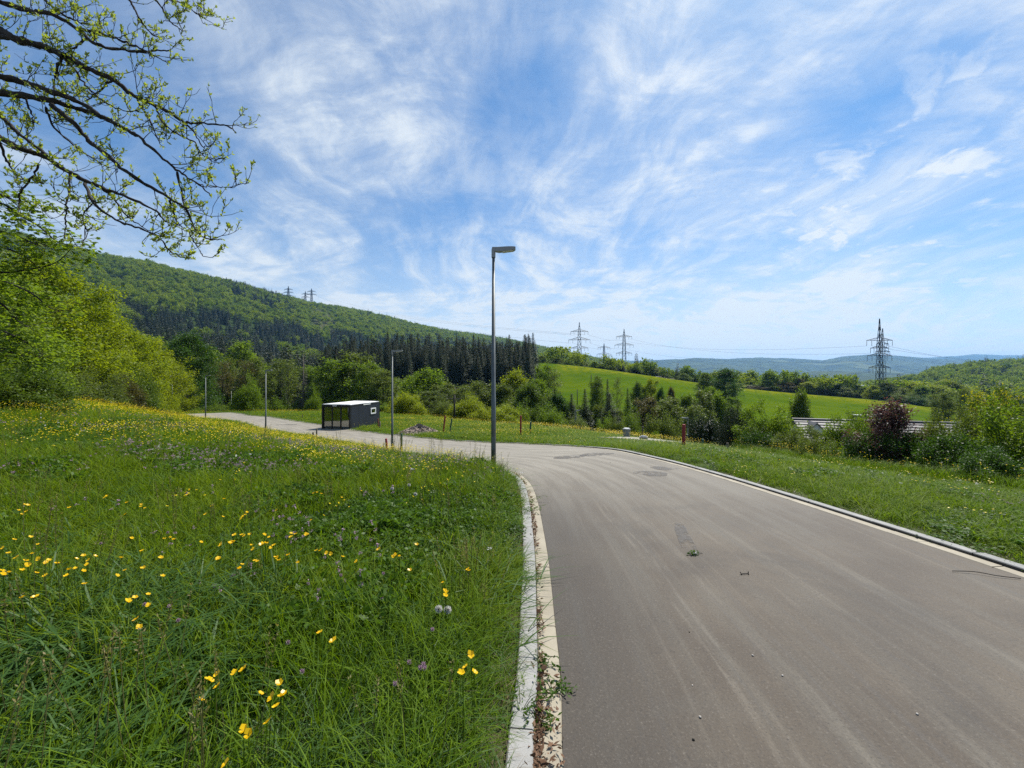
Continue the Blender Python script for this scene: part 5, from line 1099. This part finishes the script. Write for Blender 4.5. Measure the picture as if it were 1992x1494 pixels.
    py_ = np.where(left & (Y < 7), .10 * (p1 > -.1), py_); py_ = np.where(Y > 24, np.clip(.34 + .5 * p1, .08, .75), py_)
    yel = u < py_; pur = (~yel) & (u > np.where(right, .86, .42)) & ((p2 > -.05) | right) & (Y < 17) & (dk > .2) & ((Y < 7) | (u < .86)); fl = (~yel) & (~pur) & (u > .95) & (Y < 20)
    k = yel | pur | fl; idx = np.where(yel, np.where(Y > 13, 2, rng.integers(0, 2, n)), np.where(pur, np.where(Y > 6, 4, 3), 5))
    s = np.where(Y > 13, np.interp(Y, [13, 30, 70], [.8, 1.1, 1.9]), 1.0) * rng.uniform(.8, 1.2, n); hz = np.where(right, .62, 1.0) * np.where(dk < .5, .7, 1) * rng.uniform(.85, 1.1, n)
    X, Y, idx, s, hz = X[k], Y[k], idx[k], s[k], hz[k]; n = len(X); rot = np.stack([np.zeros(n), np.zeros(n), rng.uniform(0, 6.28, n)], 1)
    scatter('meadow_flowers', B, np.stack([X, Y, g(X, Y)], 1), rot, np.stack([s, s, hz], 1), idx, 'masses of yellow buttercups and pink clover in the meadow', 'flowers'); print('flowers', n)
    # flowery edge at the foot of the right hedge and beyond the road
    pts = []
    for i in range(420):
        f = rng.uniform(0, 1); x = np.interp(f, [0, .3, 1], [11.3, 10.7, 10.8]) + rng.normal(0, .3); y = np.interp(f, [0, 1], [8.5, 19]) ; pts.append((x, y))
    P = np.array(pts); n = len(P); rot = np.stack([np.zeros(n), np.zeros(n), rng.uniform(0, 6.28, n)], 1); sc = rng.uniform(.8, 1.3, (n, 1)) * np.array([[1.0, 1.0, 1.1]]); ii = np.where(rng.uniform(0, 1, n) < .16, 0, 1)
    scatter('hedge_flowers', [blooms(21, 5, .25, .50, .024, LF['yellow']), clump(22, 24, .2, .5, .007, .6, LF['grass'])], np.column_stack([P, g(P[:, 0], P[:, 1])]), rot, sc, ii, 'yellow flowers and tall grass along the foot of the hedge', 'flowers')
meadow()

# single buttercups close enough to count, from their places in the photograph
BC = [(808, 940), (838, 922), (818, 945), (907, 918), (938, 905), (838, 970), (1010, 995), (1050, 1015), (1090, 1005), (1098, 998), (1085, 955), (1068, 1045), (1035, 1107), (945, 1138), (965, 1155), (872, 1272), (780, 1020), (1790, 915), (1838, 912), (1800, 895), (1825, 848),
 (575, 610), (525, 622), (498, 638), (575, 655), (523, 710), (540, 740), (455, 538), (483, 517), (558, 508), (85, 622), (130, 622), (1287, 793), (1235, 760), (327, 570), (340, 480), (370, 462), (325, 460), (297, 473), (335, 497), (290, 512), (265, 515), (325, 520), (253, 540), (172, 540), (140, 527), (110, 497), (98, 480), (60, 470), (35, 450), (122, 453), (150, 475), (175, 490), (190, 478), (220, 490), (10, 520), (35, 525), (14, 532), (10, 432), (88, 517), (55, 398), (148, 417), (120, 390), (470, 468), (548, 442), (625, 468), (632, 540),
 (1075, 470), (1080, 478), (1068, 466), (1060, 420), (1030, 412), (1010, 420), (1018, 414), (980, 437), (975, 420), (1040, 390), (1047, 432), (1025, 380), (970, 378), (945, 385), (905, 382), (935, 380), (890, 412), (905, 405), (898, 408), (855, 415), (852, 422), (840, 475), (848, 472), (940, 495), (930, 508), (925, 512), (985, 480), (998, 482), (1155, 488), (1115, 458), (1265, 452), (1283, 455), (1225, 440), (1240, 441), (1330, 465), (1185, 380), (1190, 376), (1130, 375), (1125, 388), (1145, 376), (1590, 517), (1548, 463), (1525, 465), (1530, 460), (1465, 437), (1617, 418), (1715, 565), (1730, 605), (1727, 615), (1725, 598), (1810, 515), (1818, 518), (1380, 485), (780, 408), (635, 395), (660, 390), (675, 397), (512, 393), (865, 310), (940, 310), (950, 302), (958, 292), (935, 318), (1205, 323), (1070, 285), (795, 300), (820, 268), (870, 240), (720, 215), (735, 205), (725, 225), (490, 255), (485, 300), (415, 230), (405, 236), (265, 275), (75, 285), (100, 290), (95, 262), (110, 265), (85, 300), (550, 262), (545, 270), (562, 276), (1230, 215), (1245, 220), (1215, 218), (1325, 235)]
def buttercups():
    petals = blooms(31, 1, 0.0, 0.0, .026, LF['buttercup'], False); mb = MB(); mb.tube([[0, 0, 0], [.01, 0, .5], [0, 0, 1]], .0018, 4, False); stem = mb.mesh('stem', mats=(LF['grass'],)); rb = random.Random(3)
    for i, (a, b) in enumerate(BC):
        fx, fy = a * .502, 850 + b * .502; h = .42 if fy < 1400 else .36
        x, y, z = hit(fx, fy, h); o = empty('buttercup', (x, y, z), rb.uniform(0, 6.28)); ar = 'in the shaded corner nearest the camera' if fy > 1270 else 'in the near half of the meadow' if fy > 1050 else 'in the middle of the meadow'
        tag(o, 'yellow buttercup standing up from the grass ' + ar, 'flower', 'buttercups ' + ar)
        s = rb.uniform(.85, 1.15); link('stem', stem, o, scl=(1, 1, h)); p_ = link('petals', petals, o, (0, 0, h), (rb.uniform(-.3, .5), rb.uniform(-.3, .3), 0), (s, s, s))
    rng = np.random.default_rng(33); n = 90; D = unit(rng.normal(0, 1, (n, 3))); V, Q = diamonds(D * .003, D, rng.normal(0, 1, (n, 3)), rng.uniform(.008, .0125, n), np.full(n, .0042)); m = mk('clover_head', V, Q, var=rng.uniform(0, 1, n), mats=(LF['purple'],))
    for a, b in ((655, 655), (690, 710), (1170, 908), (1585, 872), (1640, 880), (1645, 895), (1628, 893), (1675, 745), (560, 648), (1485, 528), (1320, 535), (1530, 955), (650, 370), (390, 412), (1480, 620), (1115, 795)):
        fx, fy = a * .502, 850 + b * .502; x, y, z = hit(fx, fy, .30); o = empty('clover_flower', (x, y, z)); tag(o, 'single pink clover head in the near meadow', 'flower', 'near clover heads')
        link('stem', stem, o, scl=(1, 1, .30)); link('blossom', m, o, (0, 0, .30))
    rng = np.random.default_rng(3); n = 260; D = unit(rng.normal(0, 1, (n, 3))); V, Q = diamonds(np.zeros((n, 3)), D, rng.normal(0, 1, (n, 3)), np.full(n, .026), np.full(n, .006)); pf = mk('seed_ball', V, Q, var=rng.uniform(0, 1, n), mats=(LF['fluff'],))
    for a, b in ((1700, 667), (1735, 670), (1585, 186), (1610, 222), (1520, 200)):
        fx, fy = a * .502, 850 + b * .502; x, y, z = hit(fx, fy, .30); o = empty('dandelion_clock', (x, y, z)); tag(o, 'white dandelion clock in the meadow near the kerb', 'flower', 'dandelion clocks')
        link('stem', stem, o, scl=(1, 1, .30)); link('seed_head', pf, o, (0, 0, .30))
buttercups()

# dry litter lying in the gutter, weeds on the kerb, stones, twigs and leaves on the road
def litter():
    rng = np.random.default_rng(15); P = []; A = offset(PLr, .12)
    k0 = [i for i in range(len(A)) if 1.2 < A[i][1] < 8.6]
    for i in range(4200):
        q = A[k0[int(rng.uniform(0, 1) ** 1.5 * len(k0))]]; cl = low_noise(np.array([q[1] * 3]), np.array([q[1] * 2.]), 1.0, .7)[0]
        if rng.uniform(0, 1) > .45 + .6 * cl: continue
        x = q[0] + .025 - abs(rng.normal(0, .03)) + (rng.uniform(0, .10) if rng.uniform(0, 1) < .22 * (cl > .3) else 0); y = q[1] + rng.normal(0, .04); P.append((x, y, g1(x, y) + .012 + rng.uniform(0, .018)))
    P = np.array(P); n = len(P); D = rng.normal(0, 1, (n, 3)); D[:, 2] *= .35; Nn = rng.normal(0, .6, (n, 3)); Nn[:, 2] += 1; L = rng.uniform(.012, .05, n); V, Q = diamonds(P, D, Nn, L, L * rng.uniform(.12, .55, n))
    tag(link('leaf_litter', mk('leaf_litter', V, Q, var=rng.uniform(0, 1, n), mats=(LF['litter'],))), 'dry brown leaf litter caught along the kerb in the left gutter', 'litter', kind='stuff')
litter()
def weed(px, py, label, n=26, r=.16, h=.10, seed=1):
    x, y, z = hit(px, py); rng = np.random.default_rng(seed); o = empty('weed', (x, y, z)); tag(o, label, 'weed'); mb = MB(); C = []
    for i in range(9):
        a = rng.uniform(0, 6.28); e = np.array([math.cos(a) * r * rng.uniform(.4, 1), math.sin(a) * r * rng.uniform(.4, 1), h * rng.uniform(.2, 1)]); mb.tube(catmull([(0, 0, 0), e * (.5, .5, .9), e], 3), .0018, 4, False); C += [e, e * .75, e * .5]
    mb.build('stem', LF['grass'], o); link('leaf_mass', leafmesh('leaf_mass', C, 4, .012, .028, rng, LF['clover'], asp=.4), o)
weed(1062, 1300, 'green weed sprawling over the gutter stones, upper of two', seed=2, r=.10, h=.05); weed(1075, 1345, 'green weed sprawling over the gutter stones, lower of two', seed=3, r=.12, h=.05)
weed(1046, 1408, 'small weed in the gutter litter near the bottom', seed=4, r=.1, h=.06); weed(1026, 978, 'leafy weed hanging over the kerb at the bend', seed=5, r=.28, h=.22); weed(1031, 1000, 'weed on the kerb just below the bend', seed=6, r=.2, h=.14); weed(1012, 1390, 'weed lying across the kerb near the bottom', seed=7, r=.16, h=.1)
def sprig():
    x, y, z = hit(1350, 1079); o = empty('leafy_sprig', (x, y, z), .4, (.6, .6, .6)); tag(o, 'green leafy sprig lying on the road', 'sprig'); mb = MB(); rng = np.random.default_rng(6); mb.tube(catmull([(-.11, 0, .01), (0, .02, .03), (.16, -.03, .008)], 4), .004, 5); mb.build('stem', MT['bark_dark'], o)
    link('leaf_mass', leafmesh('leaf_mass', [(-.09, 0, .02), (-.05, .01, .03), (0, .02, .035), (.04, .0, .02), (-.02, -.02, .02)], 7, .022, .06, rng, LF['deep'], asp=.5), o)
    link('bud', heads(8, 1, 0, 0, .045, LF['fluff']), o, (.0, -.03, .04))
    x, y, z = hit(1449, 1118); mb = MB(); mb.tube([(-.055, 0, .012), (.055, .01, .014)], .006, 6); mb.tube([(-.06, -.012, .006), (-.055, 0, .012), (-.06, .02, .035)], .007, 6); mb.tube([(.055, -.012, .006), (.055, .01, .014), (.065, .02, .04)], .007, 6)
    tag(mb.build('broken_twig', MT['bark_dark'], None, True, loc=(x, y, z)), 'short dark forked twig on the road', 'twig').scale = (.6, .6, .6)
    x, y, z = hit(1918, 1121); mb = MB(); mb.tube(catmull([(-.22, .08, .01), (-.05, .05, .018), (.08, -.02, .015), (.24, -.06, .01)], 5), .0035, 6); tag(mb.build('twig', MT['bark_dark'], None, True, loc=(x, y, z)), 'long thin dark twig near the right gutter', 'twig')
sprig()
def pebbles():
    rng = np.random.default_rng(12); m1 = m_stone('road_pebble', (.30, .28, .25), (.45, .42, .38)); 
    for i, (px, py) in enumerate([(1341, 1230), (1347, 1334), (1362, 1396), (1349, 1440), (1522, 1315), (1464, 1276), (1187, 900), (1784, 1390)]):
        x, y, z = hit(px, py); mb = MB(); r = rng.uniform(.003, .006) * (1 + .05 * y); V = []; n = 7
        for a in range(4):
            for b in range(n): th = (a + .5) / 4 * math.pi; ph = b * 6.283 / n; q = r * rng.uniform(.8, 1.15); V.append((q * math.sin(th) * math.cos(ph) * 1.3, q * math.sin(th) * math.sin(ph), -q * math.cos(th) * .75 + r * .6))
        Q = [[a * n + b, a * n + (b + 1) % n, (a + 1) * n + (b + 1) % n, (a + 1) * n + b] for a in range(3) for b in range(n)]; mb.add(V, Q, [[0, b + 1, b] for b in range(1, n - 1)] + [[3 * n, 3 * n + b, 3 * n + b + 1] for b in range(1, n - 1)])
        tag(mb.build('pebble', m1 if i % 3 else MT['darkwood'], None, True, loc=(x, y, z), rot=(0, 0, i)), 'loose pebble lying on the open asphalt', 'pebble', 'pebbles on the road')
pebbles()
def patches():
    m, N, out = material('dark_asphalt_patch'); n = N.noise(N.pos(), 60, 3, .6); n2 = N.noise(N.pos(), 6, 4, .6)
    p_ = principled(N, out, N.mix(N.ss(n, .35, .7), (.06, .055, .05), (.12, .11, .10)), .7, 0, .4, n, .5, .005); tr = N.n('ShaderNodeBsdfTransparent'); mx = N.n('ShaderNodeMixShader'); N.lk(N.ss(n2, .62, .42, 0, .62), mx.inputs[0]); N.lk(tr.outputs[0], mx.inputs[1]); N.lk(p_.outputs[0], mx.inputs[2]); N.lk(mx.outputs[0], out.inputs[0])
    for i, (px, py, w, l, a) in enumerate([(1268, 921, .34, .28, 0), (1292, 911, .32, .22, 0), (1108, 889, .50, .32, .2), (1158, 884, .50, .3, .2), (1331, 1043, .075, .50, -.25), (560, 826, .9, .4, .5)]):
        x, y, z = hit(px, py); rng = np.random.default_rng(i); n_ = 26; V = [(x, y, g1(x, y) + .005)]
        for f in (.5, 1):
            for k in range(n_):
                th = k * 6.283 / n_; r = f * (1 + .12 * math.sin(3 * th + i) + rng.normal(0, .05)); ex = (abs(math.cos(th)) ** .5 * np.sign(math.cos(th)), abs(math.sin(th)) ** .5 * np.sign(math.sin(th))) if i == 4 else (math.cos(th), math.sin(th)); dx_, dy_ = ex[0] * w * r, ex[1] * l * r; c, s_ = math.cos(a), math.sin(a); X_, Y_ = x + dx_ * c - dy_ * s_, y + dx_ * s_ + dy_ * c; V.append((X_, Y_, g1(X_, Y_) + .006))
        Q = [[1 + k, 1 + n_ + k, 1 + n_ + (k + 1) % n_, 1 + (k + 1) % n_] for k in range(n_)]; T = [[0, 1 + k, 1 + (k + 1) % n_] for k in range(n_)]
        tag(link('road_patch', mk('road_patch', V, Q, T, mats=(m,))), 'dark worn patch in the asphalt of the road', 'road patch', kind='structure')
patches()

# ------------------------------------------------------------------ overhanging branches of the tree standing left of the frame
def overhang():
    K = 560 / 1494.; YB = 6.6
    L_ = [  # (points in the enlarged corner of the photo, start radius, end radius, depth shift)
     ([(-60, -10), (0, 8), (150, 55), (270, 75), (400, 150), (500, 230), (650, 258), (740, 268), (830, 262), (885, 262)], .040, .006, .3), ([(400, 150), (520, 170), (640, 215), (740, 255), (800, 290), (870, 325)], .020, .004, .3),
     ([(-80, 120), (0, 155), (80, 200), (220, 240), (330, 290), (480, 365), (590, 415), (680, 490), (800, 545), (890, 590), (960, 635), (1060, 640), (1180, 655), (1225, 690)], .055, .005, 0), ([(-60, 175), (0, 188), (110, 215), (230, 238), (330, 288)], .04, .03, .1),
     ([(-60, 385), (0, 400), (140, 430), (280, 480), (430, 540), (520, 600), (640, 665), (720, 710), (830, 810), (930, 890), (1020, 950), (1095, 1015)], .045, .006, -.2), ([(-80, 470), (0, 482), (130, 500), (280, 525), (420, 570), (540, 610), (640, 665)], .055, .02, -.1),
     ([(270, 545), (380, 640), (480, 745), (580, 830), (680, 910), (780, 970), (900, 1040), (970, 1090), (1000, 1170), (1040, 1220), (1100, 1245), (1150, 1240)], .032, .004, -.3), ([(-80, 690), (0, 715), (100, 770), (220, 805), (340, 880), (450, 940), (560, 985), (680, 1030), (800, 1090), (850, 1140), (930, 1180)], .05, .005, .2),
     ([(-40, 560), (0, 590), (80, 680), (200, 770), (240, 810)], .03, .015, .1), ([(370, 900), (355, 1000), (345, 1080), (340, 1160), (335, 1240)], .016, .004, .1), ([(440, 940), (490, 1060), (620, 1150), (740, 1190), (830, 1240), (890, 1310), (960, 1325)], .020, .004, .2), ([(920, 890), (940, 1000), (965, 1090)], .014, .006, -.2), ([(880, 1040), (910, 1130), (960, 1200)], .012, .003, -.3),
     ([(480, 1060), (440, 1100), (430, 1150), (455, 1210), (420, 1270)], .009, .003, .2), ([(200, 860), (160, 930), (105, 1010), (98, 1060), (100, 1110)], .013, .004, 0), ([(310, 300), (285, 400), (280, 510)], .018, .008, 0), ([(235, 555), (280, 660), (390, 760), (520, 850)], .016, .004, 0), ([(560, 985), (610, 1060), (680, 1140), (780, 1200)], .016, .004, .3), ([(700, 500), (760, 590), (800, 680), (840, 760)], .014, .003, .1), ([(800, 545), (850, 640), (930, 700), (1010, 740), (1040, 790), (1100, 830), (1165, 815)], .012, .003, .1), ([(940, 620), (1010, 690), (1050, 760), (1115, 750)], .012, .003, .1),
     ([(590, 415), (540, 450), (450, 520)], .016, .007, 0), ([(450, 200), (380, 250), (330, 290)], .016, .01, .2), ([(810, 0), (850, 60), (880, 110), (920, 140), (965, 165)], .014, .003, .5), ([(640, -40), (690, 30), (720, 90), (790, 180), (850, 190)], .018, .003, .6), ([(880, 0), (960, 20), (1020, 70), (1070, 75)], .010, .002, .5), ([(0, 740), (30, 820), (70, 890), (150, 945)], .018, .004, .1), ([(200, -30), (300, 60), (400, 110), (480, 130)], .02, .004, .5), ([(1000, 1170), (985, 1210), (1030, 1290), (1060, 1330), (1120, 1330)], .006, .002, -.3), ([(1020, 950), (1060, 965), (1130, 970), (1200, 970), (1290, 945)], .006, .002, -.2), ([(330, 290), (400, 380), (470, 470), (600, 560), (720, 580)], .016, .004, .1), ([(130, 500), (165, 590), (170, 640)], .012, .004, -.1)]
    rng = np.random.default_rng(19); mb = MB(); tw = MB(); LP = []; LD = []
    def to3(x, y, dp, wob): Y = YB + dp + wob; return ((x * K - CX) / F_PX * Y, Y, EYE - (y * K - HY) / F_PX * Y)
    def tuft(p, d, k):
        for _ in range(k):
            v = d * .9 + rng.normal(0, .75, 3); v[2] += .35; LP.append(p + rng.normal(0, .006, 3)); LD.append(v)
    def twig(p, d, L, lvl):
        n = 5; P = [p]; d = d / (np.linalg.norm(d) + 1e-9)
        for i in range(n): d = d + rng.normal(0, .20, 3) + np.array([.05, 0, .16]); d /= np.linalg.norm(d); P.append(P[-1] + d * L / n)
        P = np.array(P); tw.tube(P, np.linspace(.0068 if lvl == 0 else .0044, .0024, n + 1), 4, False); tuft(P[-1], d, 4 if rng.uniform() < .75 else 0)
        for i in range(1, n):
            if rng.uniform() < .26: tuft(P[i], d, 3)
            if lvl < 2 and rng.uniform() < (.62 if lvl == 0 else .28): e = d + rng.normal(0, .8, 3); e[2] += .25; twig(P[i], e, L * rng.uniform(.35, .65), lvl + 1)
    for pts, r0, r1, dp in L_:
        w = rng.normal(0, .12, len(pts)); P = np.array([to3(x, y, dp, w_) for (x, y), w_ in zip(pts, w)]); P = catmull(P, 6); P = P + rng.normal(0, .007, P.shape)
        mb.tube(P, (np.linspace(r0, r1, len(P)) * 1.05 + .002) * (1 + rng.normal(0, .12, len(P))), 7, False)
        for q in P[::1]:
            if r0 < .03 and rng.uniform() < .5: tw.tube([q, q + rng.normal(0, .016, 3)], [.004, .002], 4, False)   # knobbly spurs
        L = np.linalg.norm(np.diff(P, axis=0), axis=1).sum(); nt = int(L * (3.0 if r0 > .03 else 4.4)) + 2
        for i in range(nt):
            f = rng.uniform(.05, .98); i0 = min(len(P) - 2, int(f * (len(P) - 1))); t_ = P[i0 + 1] - P[i0]; t_ /= np.linalg.norm(t_) + 1e-9; dd = t_ * .5 + rng.normal(0, .7, 3); dd[2] += rng.choice([-.25, .45]); twig(P[i0], dd, rng.uniform(.18, .62) * (1.2 if r0 > .03 else .8), 0)
        t_ = P[-1] - P[-3]; tuft(P[-1], t_ / np.linalg.norm(t_), 6)
    x, y = -11.6, 6.8; z = g1(x, y) - .1; o = empty('oak_tree', (x, y, z)); off = np.array([x, y, z]); tag(o, 'dark knobbly oak branches with young leaves reaching in from the left', 'tree')
    tb = MB(); tb.tube(catmull([(0, 0, 0), (.1, 0, 2), (.05, .1, 4.4), (.3, 0, 6.6), (.5, .1, 9)], 5), np.linspace(.42, .16, 21), 12)
    for pts, r0, r1, dp in L_:
        if pts[0][0] < 0 and r0 >= .03: e = np.array(to3(*pts[0], dp, 0)) - off; s = np.array([.15, 0, max(2.4, e[2] - 1.2)]); tb.tube(catmull([s, (s + e) / 2 + np.array([0, 0, .2]), e], 5), np.linspace(max(.09, r0 * 1.6), r0, 11), 8)
    tb.build('trunk', MT['bark_dark'], o, True); br = link('branches', mb.mesh('branches', smooth=True, mats=(MT['bark_dark'],)), o, -off * 0)
    br.location = -off; t2 = link('twigs', tw.mesh('twigs', smooth=True, mats=(MT['bark_dark'],)), o); t2.location = -off
    LP_ = np.array(LP); LD_ = np.array(LD); n = len(LP_); Ln = rng.uniform(.030, .068, n); V, Q = diamonds(LP_, LD_, rng.normal(0, 1, (n, 3)), Ln, Ln * .48)
    lf = link('foliage', mk('foliage', V, Q, var=rng.uniform(0, 1, n), mats=(LF['bud'],)), o); lf.location = -off; lf['kind'] = 'stuff'; t2['kind'] = 'stuff'; print('oak leaves', n)
overhang()
def near_maple():
    """leafy boughs of a nearer maple, under the oak branches at the left edge"""
    rng = np.random.default_rng(29); Yd = 10.5; x, y = -15.6, 10.8; z = g1(x, y) - .1; o = empty('maple_tree', (x, y, z)); tag(o, 'maple boughs with lobed leaves at the left edge below the oak branches', 'tree'); off = np.array([x, y, z]); mb = MB(); P = []; D = []
    tb = MB(); tb.tube(catmull([(0, 0, 0), (0, .1, 2), (.2, 0, 4.4), (.3, 0, 6)], 4), np.linspace(.22, .06, 13), 9); tb.build('trunk', MT['bark'], o, True)
    for pts in ([(-60, 400), (0, 395), (40, 420), (75, 440), (110, 470), (128, 478)], [(-60, 440), (0, 450), (40, 462), (80, 478), (100, 470)], [(-60, 370), (0, 378), (30, 390), (70, 395), (90, 415)], [(-60, 520), (0, 530), (50, 525), (110, 510), (150, 470)], [(-60, 540), (0, 545), (60, 570), (100, 600), (140, 605)], [(-60, 600), (0, 640), (40, 660), (85, 690)], [(-60, 640), (0, 680), (40, 690), (60, 715)], [(-60, 470), (0, 480), (50, 500), (90, 540)], [(-60, 580), (0, 590), (30, 620), (60, 640)]):
        q = np.array([((a - CX) / F_PX * (Yd + w), Yd + w, EYE - (b - HY) / F_PX * (Yd + w)) for (a, b), w in zip(pts, rng.normal(0, .2, len(pts)))]); q = catmull(q, 5); mb.tube(q, np.linspace(.035, .004, len(q)), 6, False)
        s = np.array([x + .2, y, q[0][2] - .6]); mb.tube([s, (s + q[0]) / 2 + (0, 0, .2), q[0]], [.06, .05, .035], 7, False)
        for i in range(3, len(q)):
            for k in range(3):
                e = q[i] + rng.normal(0, .26, 3) * (1, 1, .7); mb.tube([q[i], (q[i] + e) / 2 + (0, 0, .02), e], .004, 4, False)
                for _ in range(5):
                    a = rng.uniform(0, 6.28); n_ = rng.normal(0, .5, 3); n_[2] += .8
                    c = e + rng.normal(0, .05, 3); up = np.array([math.cos(a), math.sin(a), -.5])
                    for w in (-.7, 0, .7): P.append(c); v = np.array([math.cos(a + w), math.sin(a + w), -.45 + rng.normal(0, .2)]); D.append((v, n_))
    mb.build('branches', MT['bark_dark'], o, True, loc=-off); P = np.array(P); Dv = np.array([d for d, n_ in D]); Nv = np.array([n_ for d, n_ in D]); L = rng.uniform(.07, .12, len(P)); V, Q = diamonds(P, Dv, Nv, L, L * .55)
    lf = link('foliage', mk('foliage', V, Q, var=rng.uniform(0, 1, len(P)), mats=(LF['maple'],)), o); lf.location = -off; lf['kind'] = 'stuff'
near_maple()

# ------------------------------------------------------------------ air
def haze():
    mb = MB(); x0, x1, y0, y1, z0, z1 = -14500, 14500, -30, 9900, -330, 420
    mb.hexa([(x0, y0, z0), (x1, y0, z0), (x1, y1, z0), (x0, y1, z0), (x0, y0, z1), (x1, y0, z1), (x1, y1, z1), (x0, y1, z1)])
    m = bpy.data.materials.new('air'); m.use_nodes = True; t_ = m.node_tree; t_.nodes.clear(); out = t_.nodes.new('ShaderNodeOutputMaterial'); v = t_.nodes.new('ShaderNodeVolumePrincipled'); v.inputs['Color'].default_value = (.26, .56, 1, 1); v.inputs['Density'].default_value = HAZE; v.inputs['Anisotropy'].default_value = .3; t_.links.new(v.outputs[0], out.inputs['Volume'])
    o = mb.build('haze', m); tag(o, 'thin blue air over the whole valley', 'haze', kind='stuff')
HAZE = 6.5e-5
haze()
S.cycles.max_bounces = 7; S.cycles.diffuse_bounces = 3; S.cycles.glossy_bounces = 2; S.cycles.transmission_bounces = 3; S.cycles.transparent_max_bounces = 8; S.cycles.volume_bounces = 0
S.cycles.use_adaptive_sampling = True; S.cycles.adaptive_threshold = .008; S.cycles.sample_clamp_indirect = 4
S.cycles.use_denoising = False
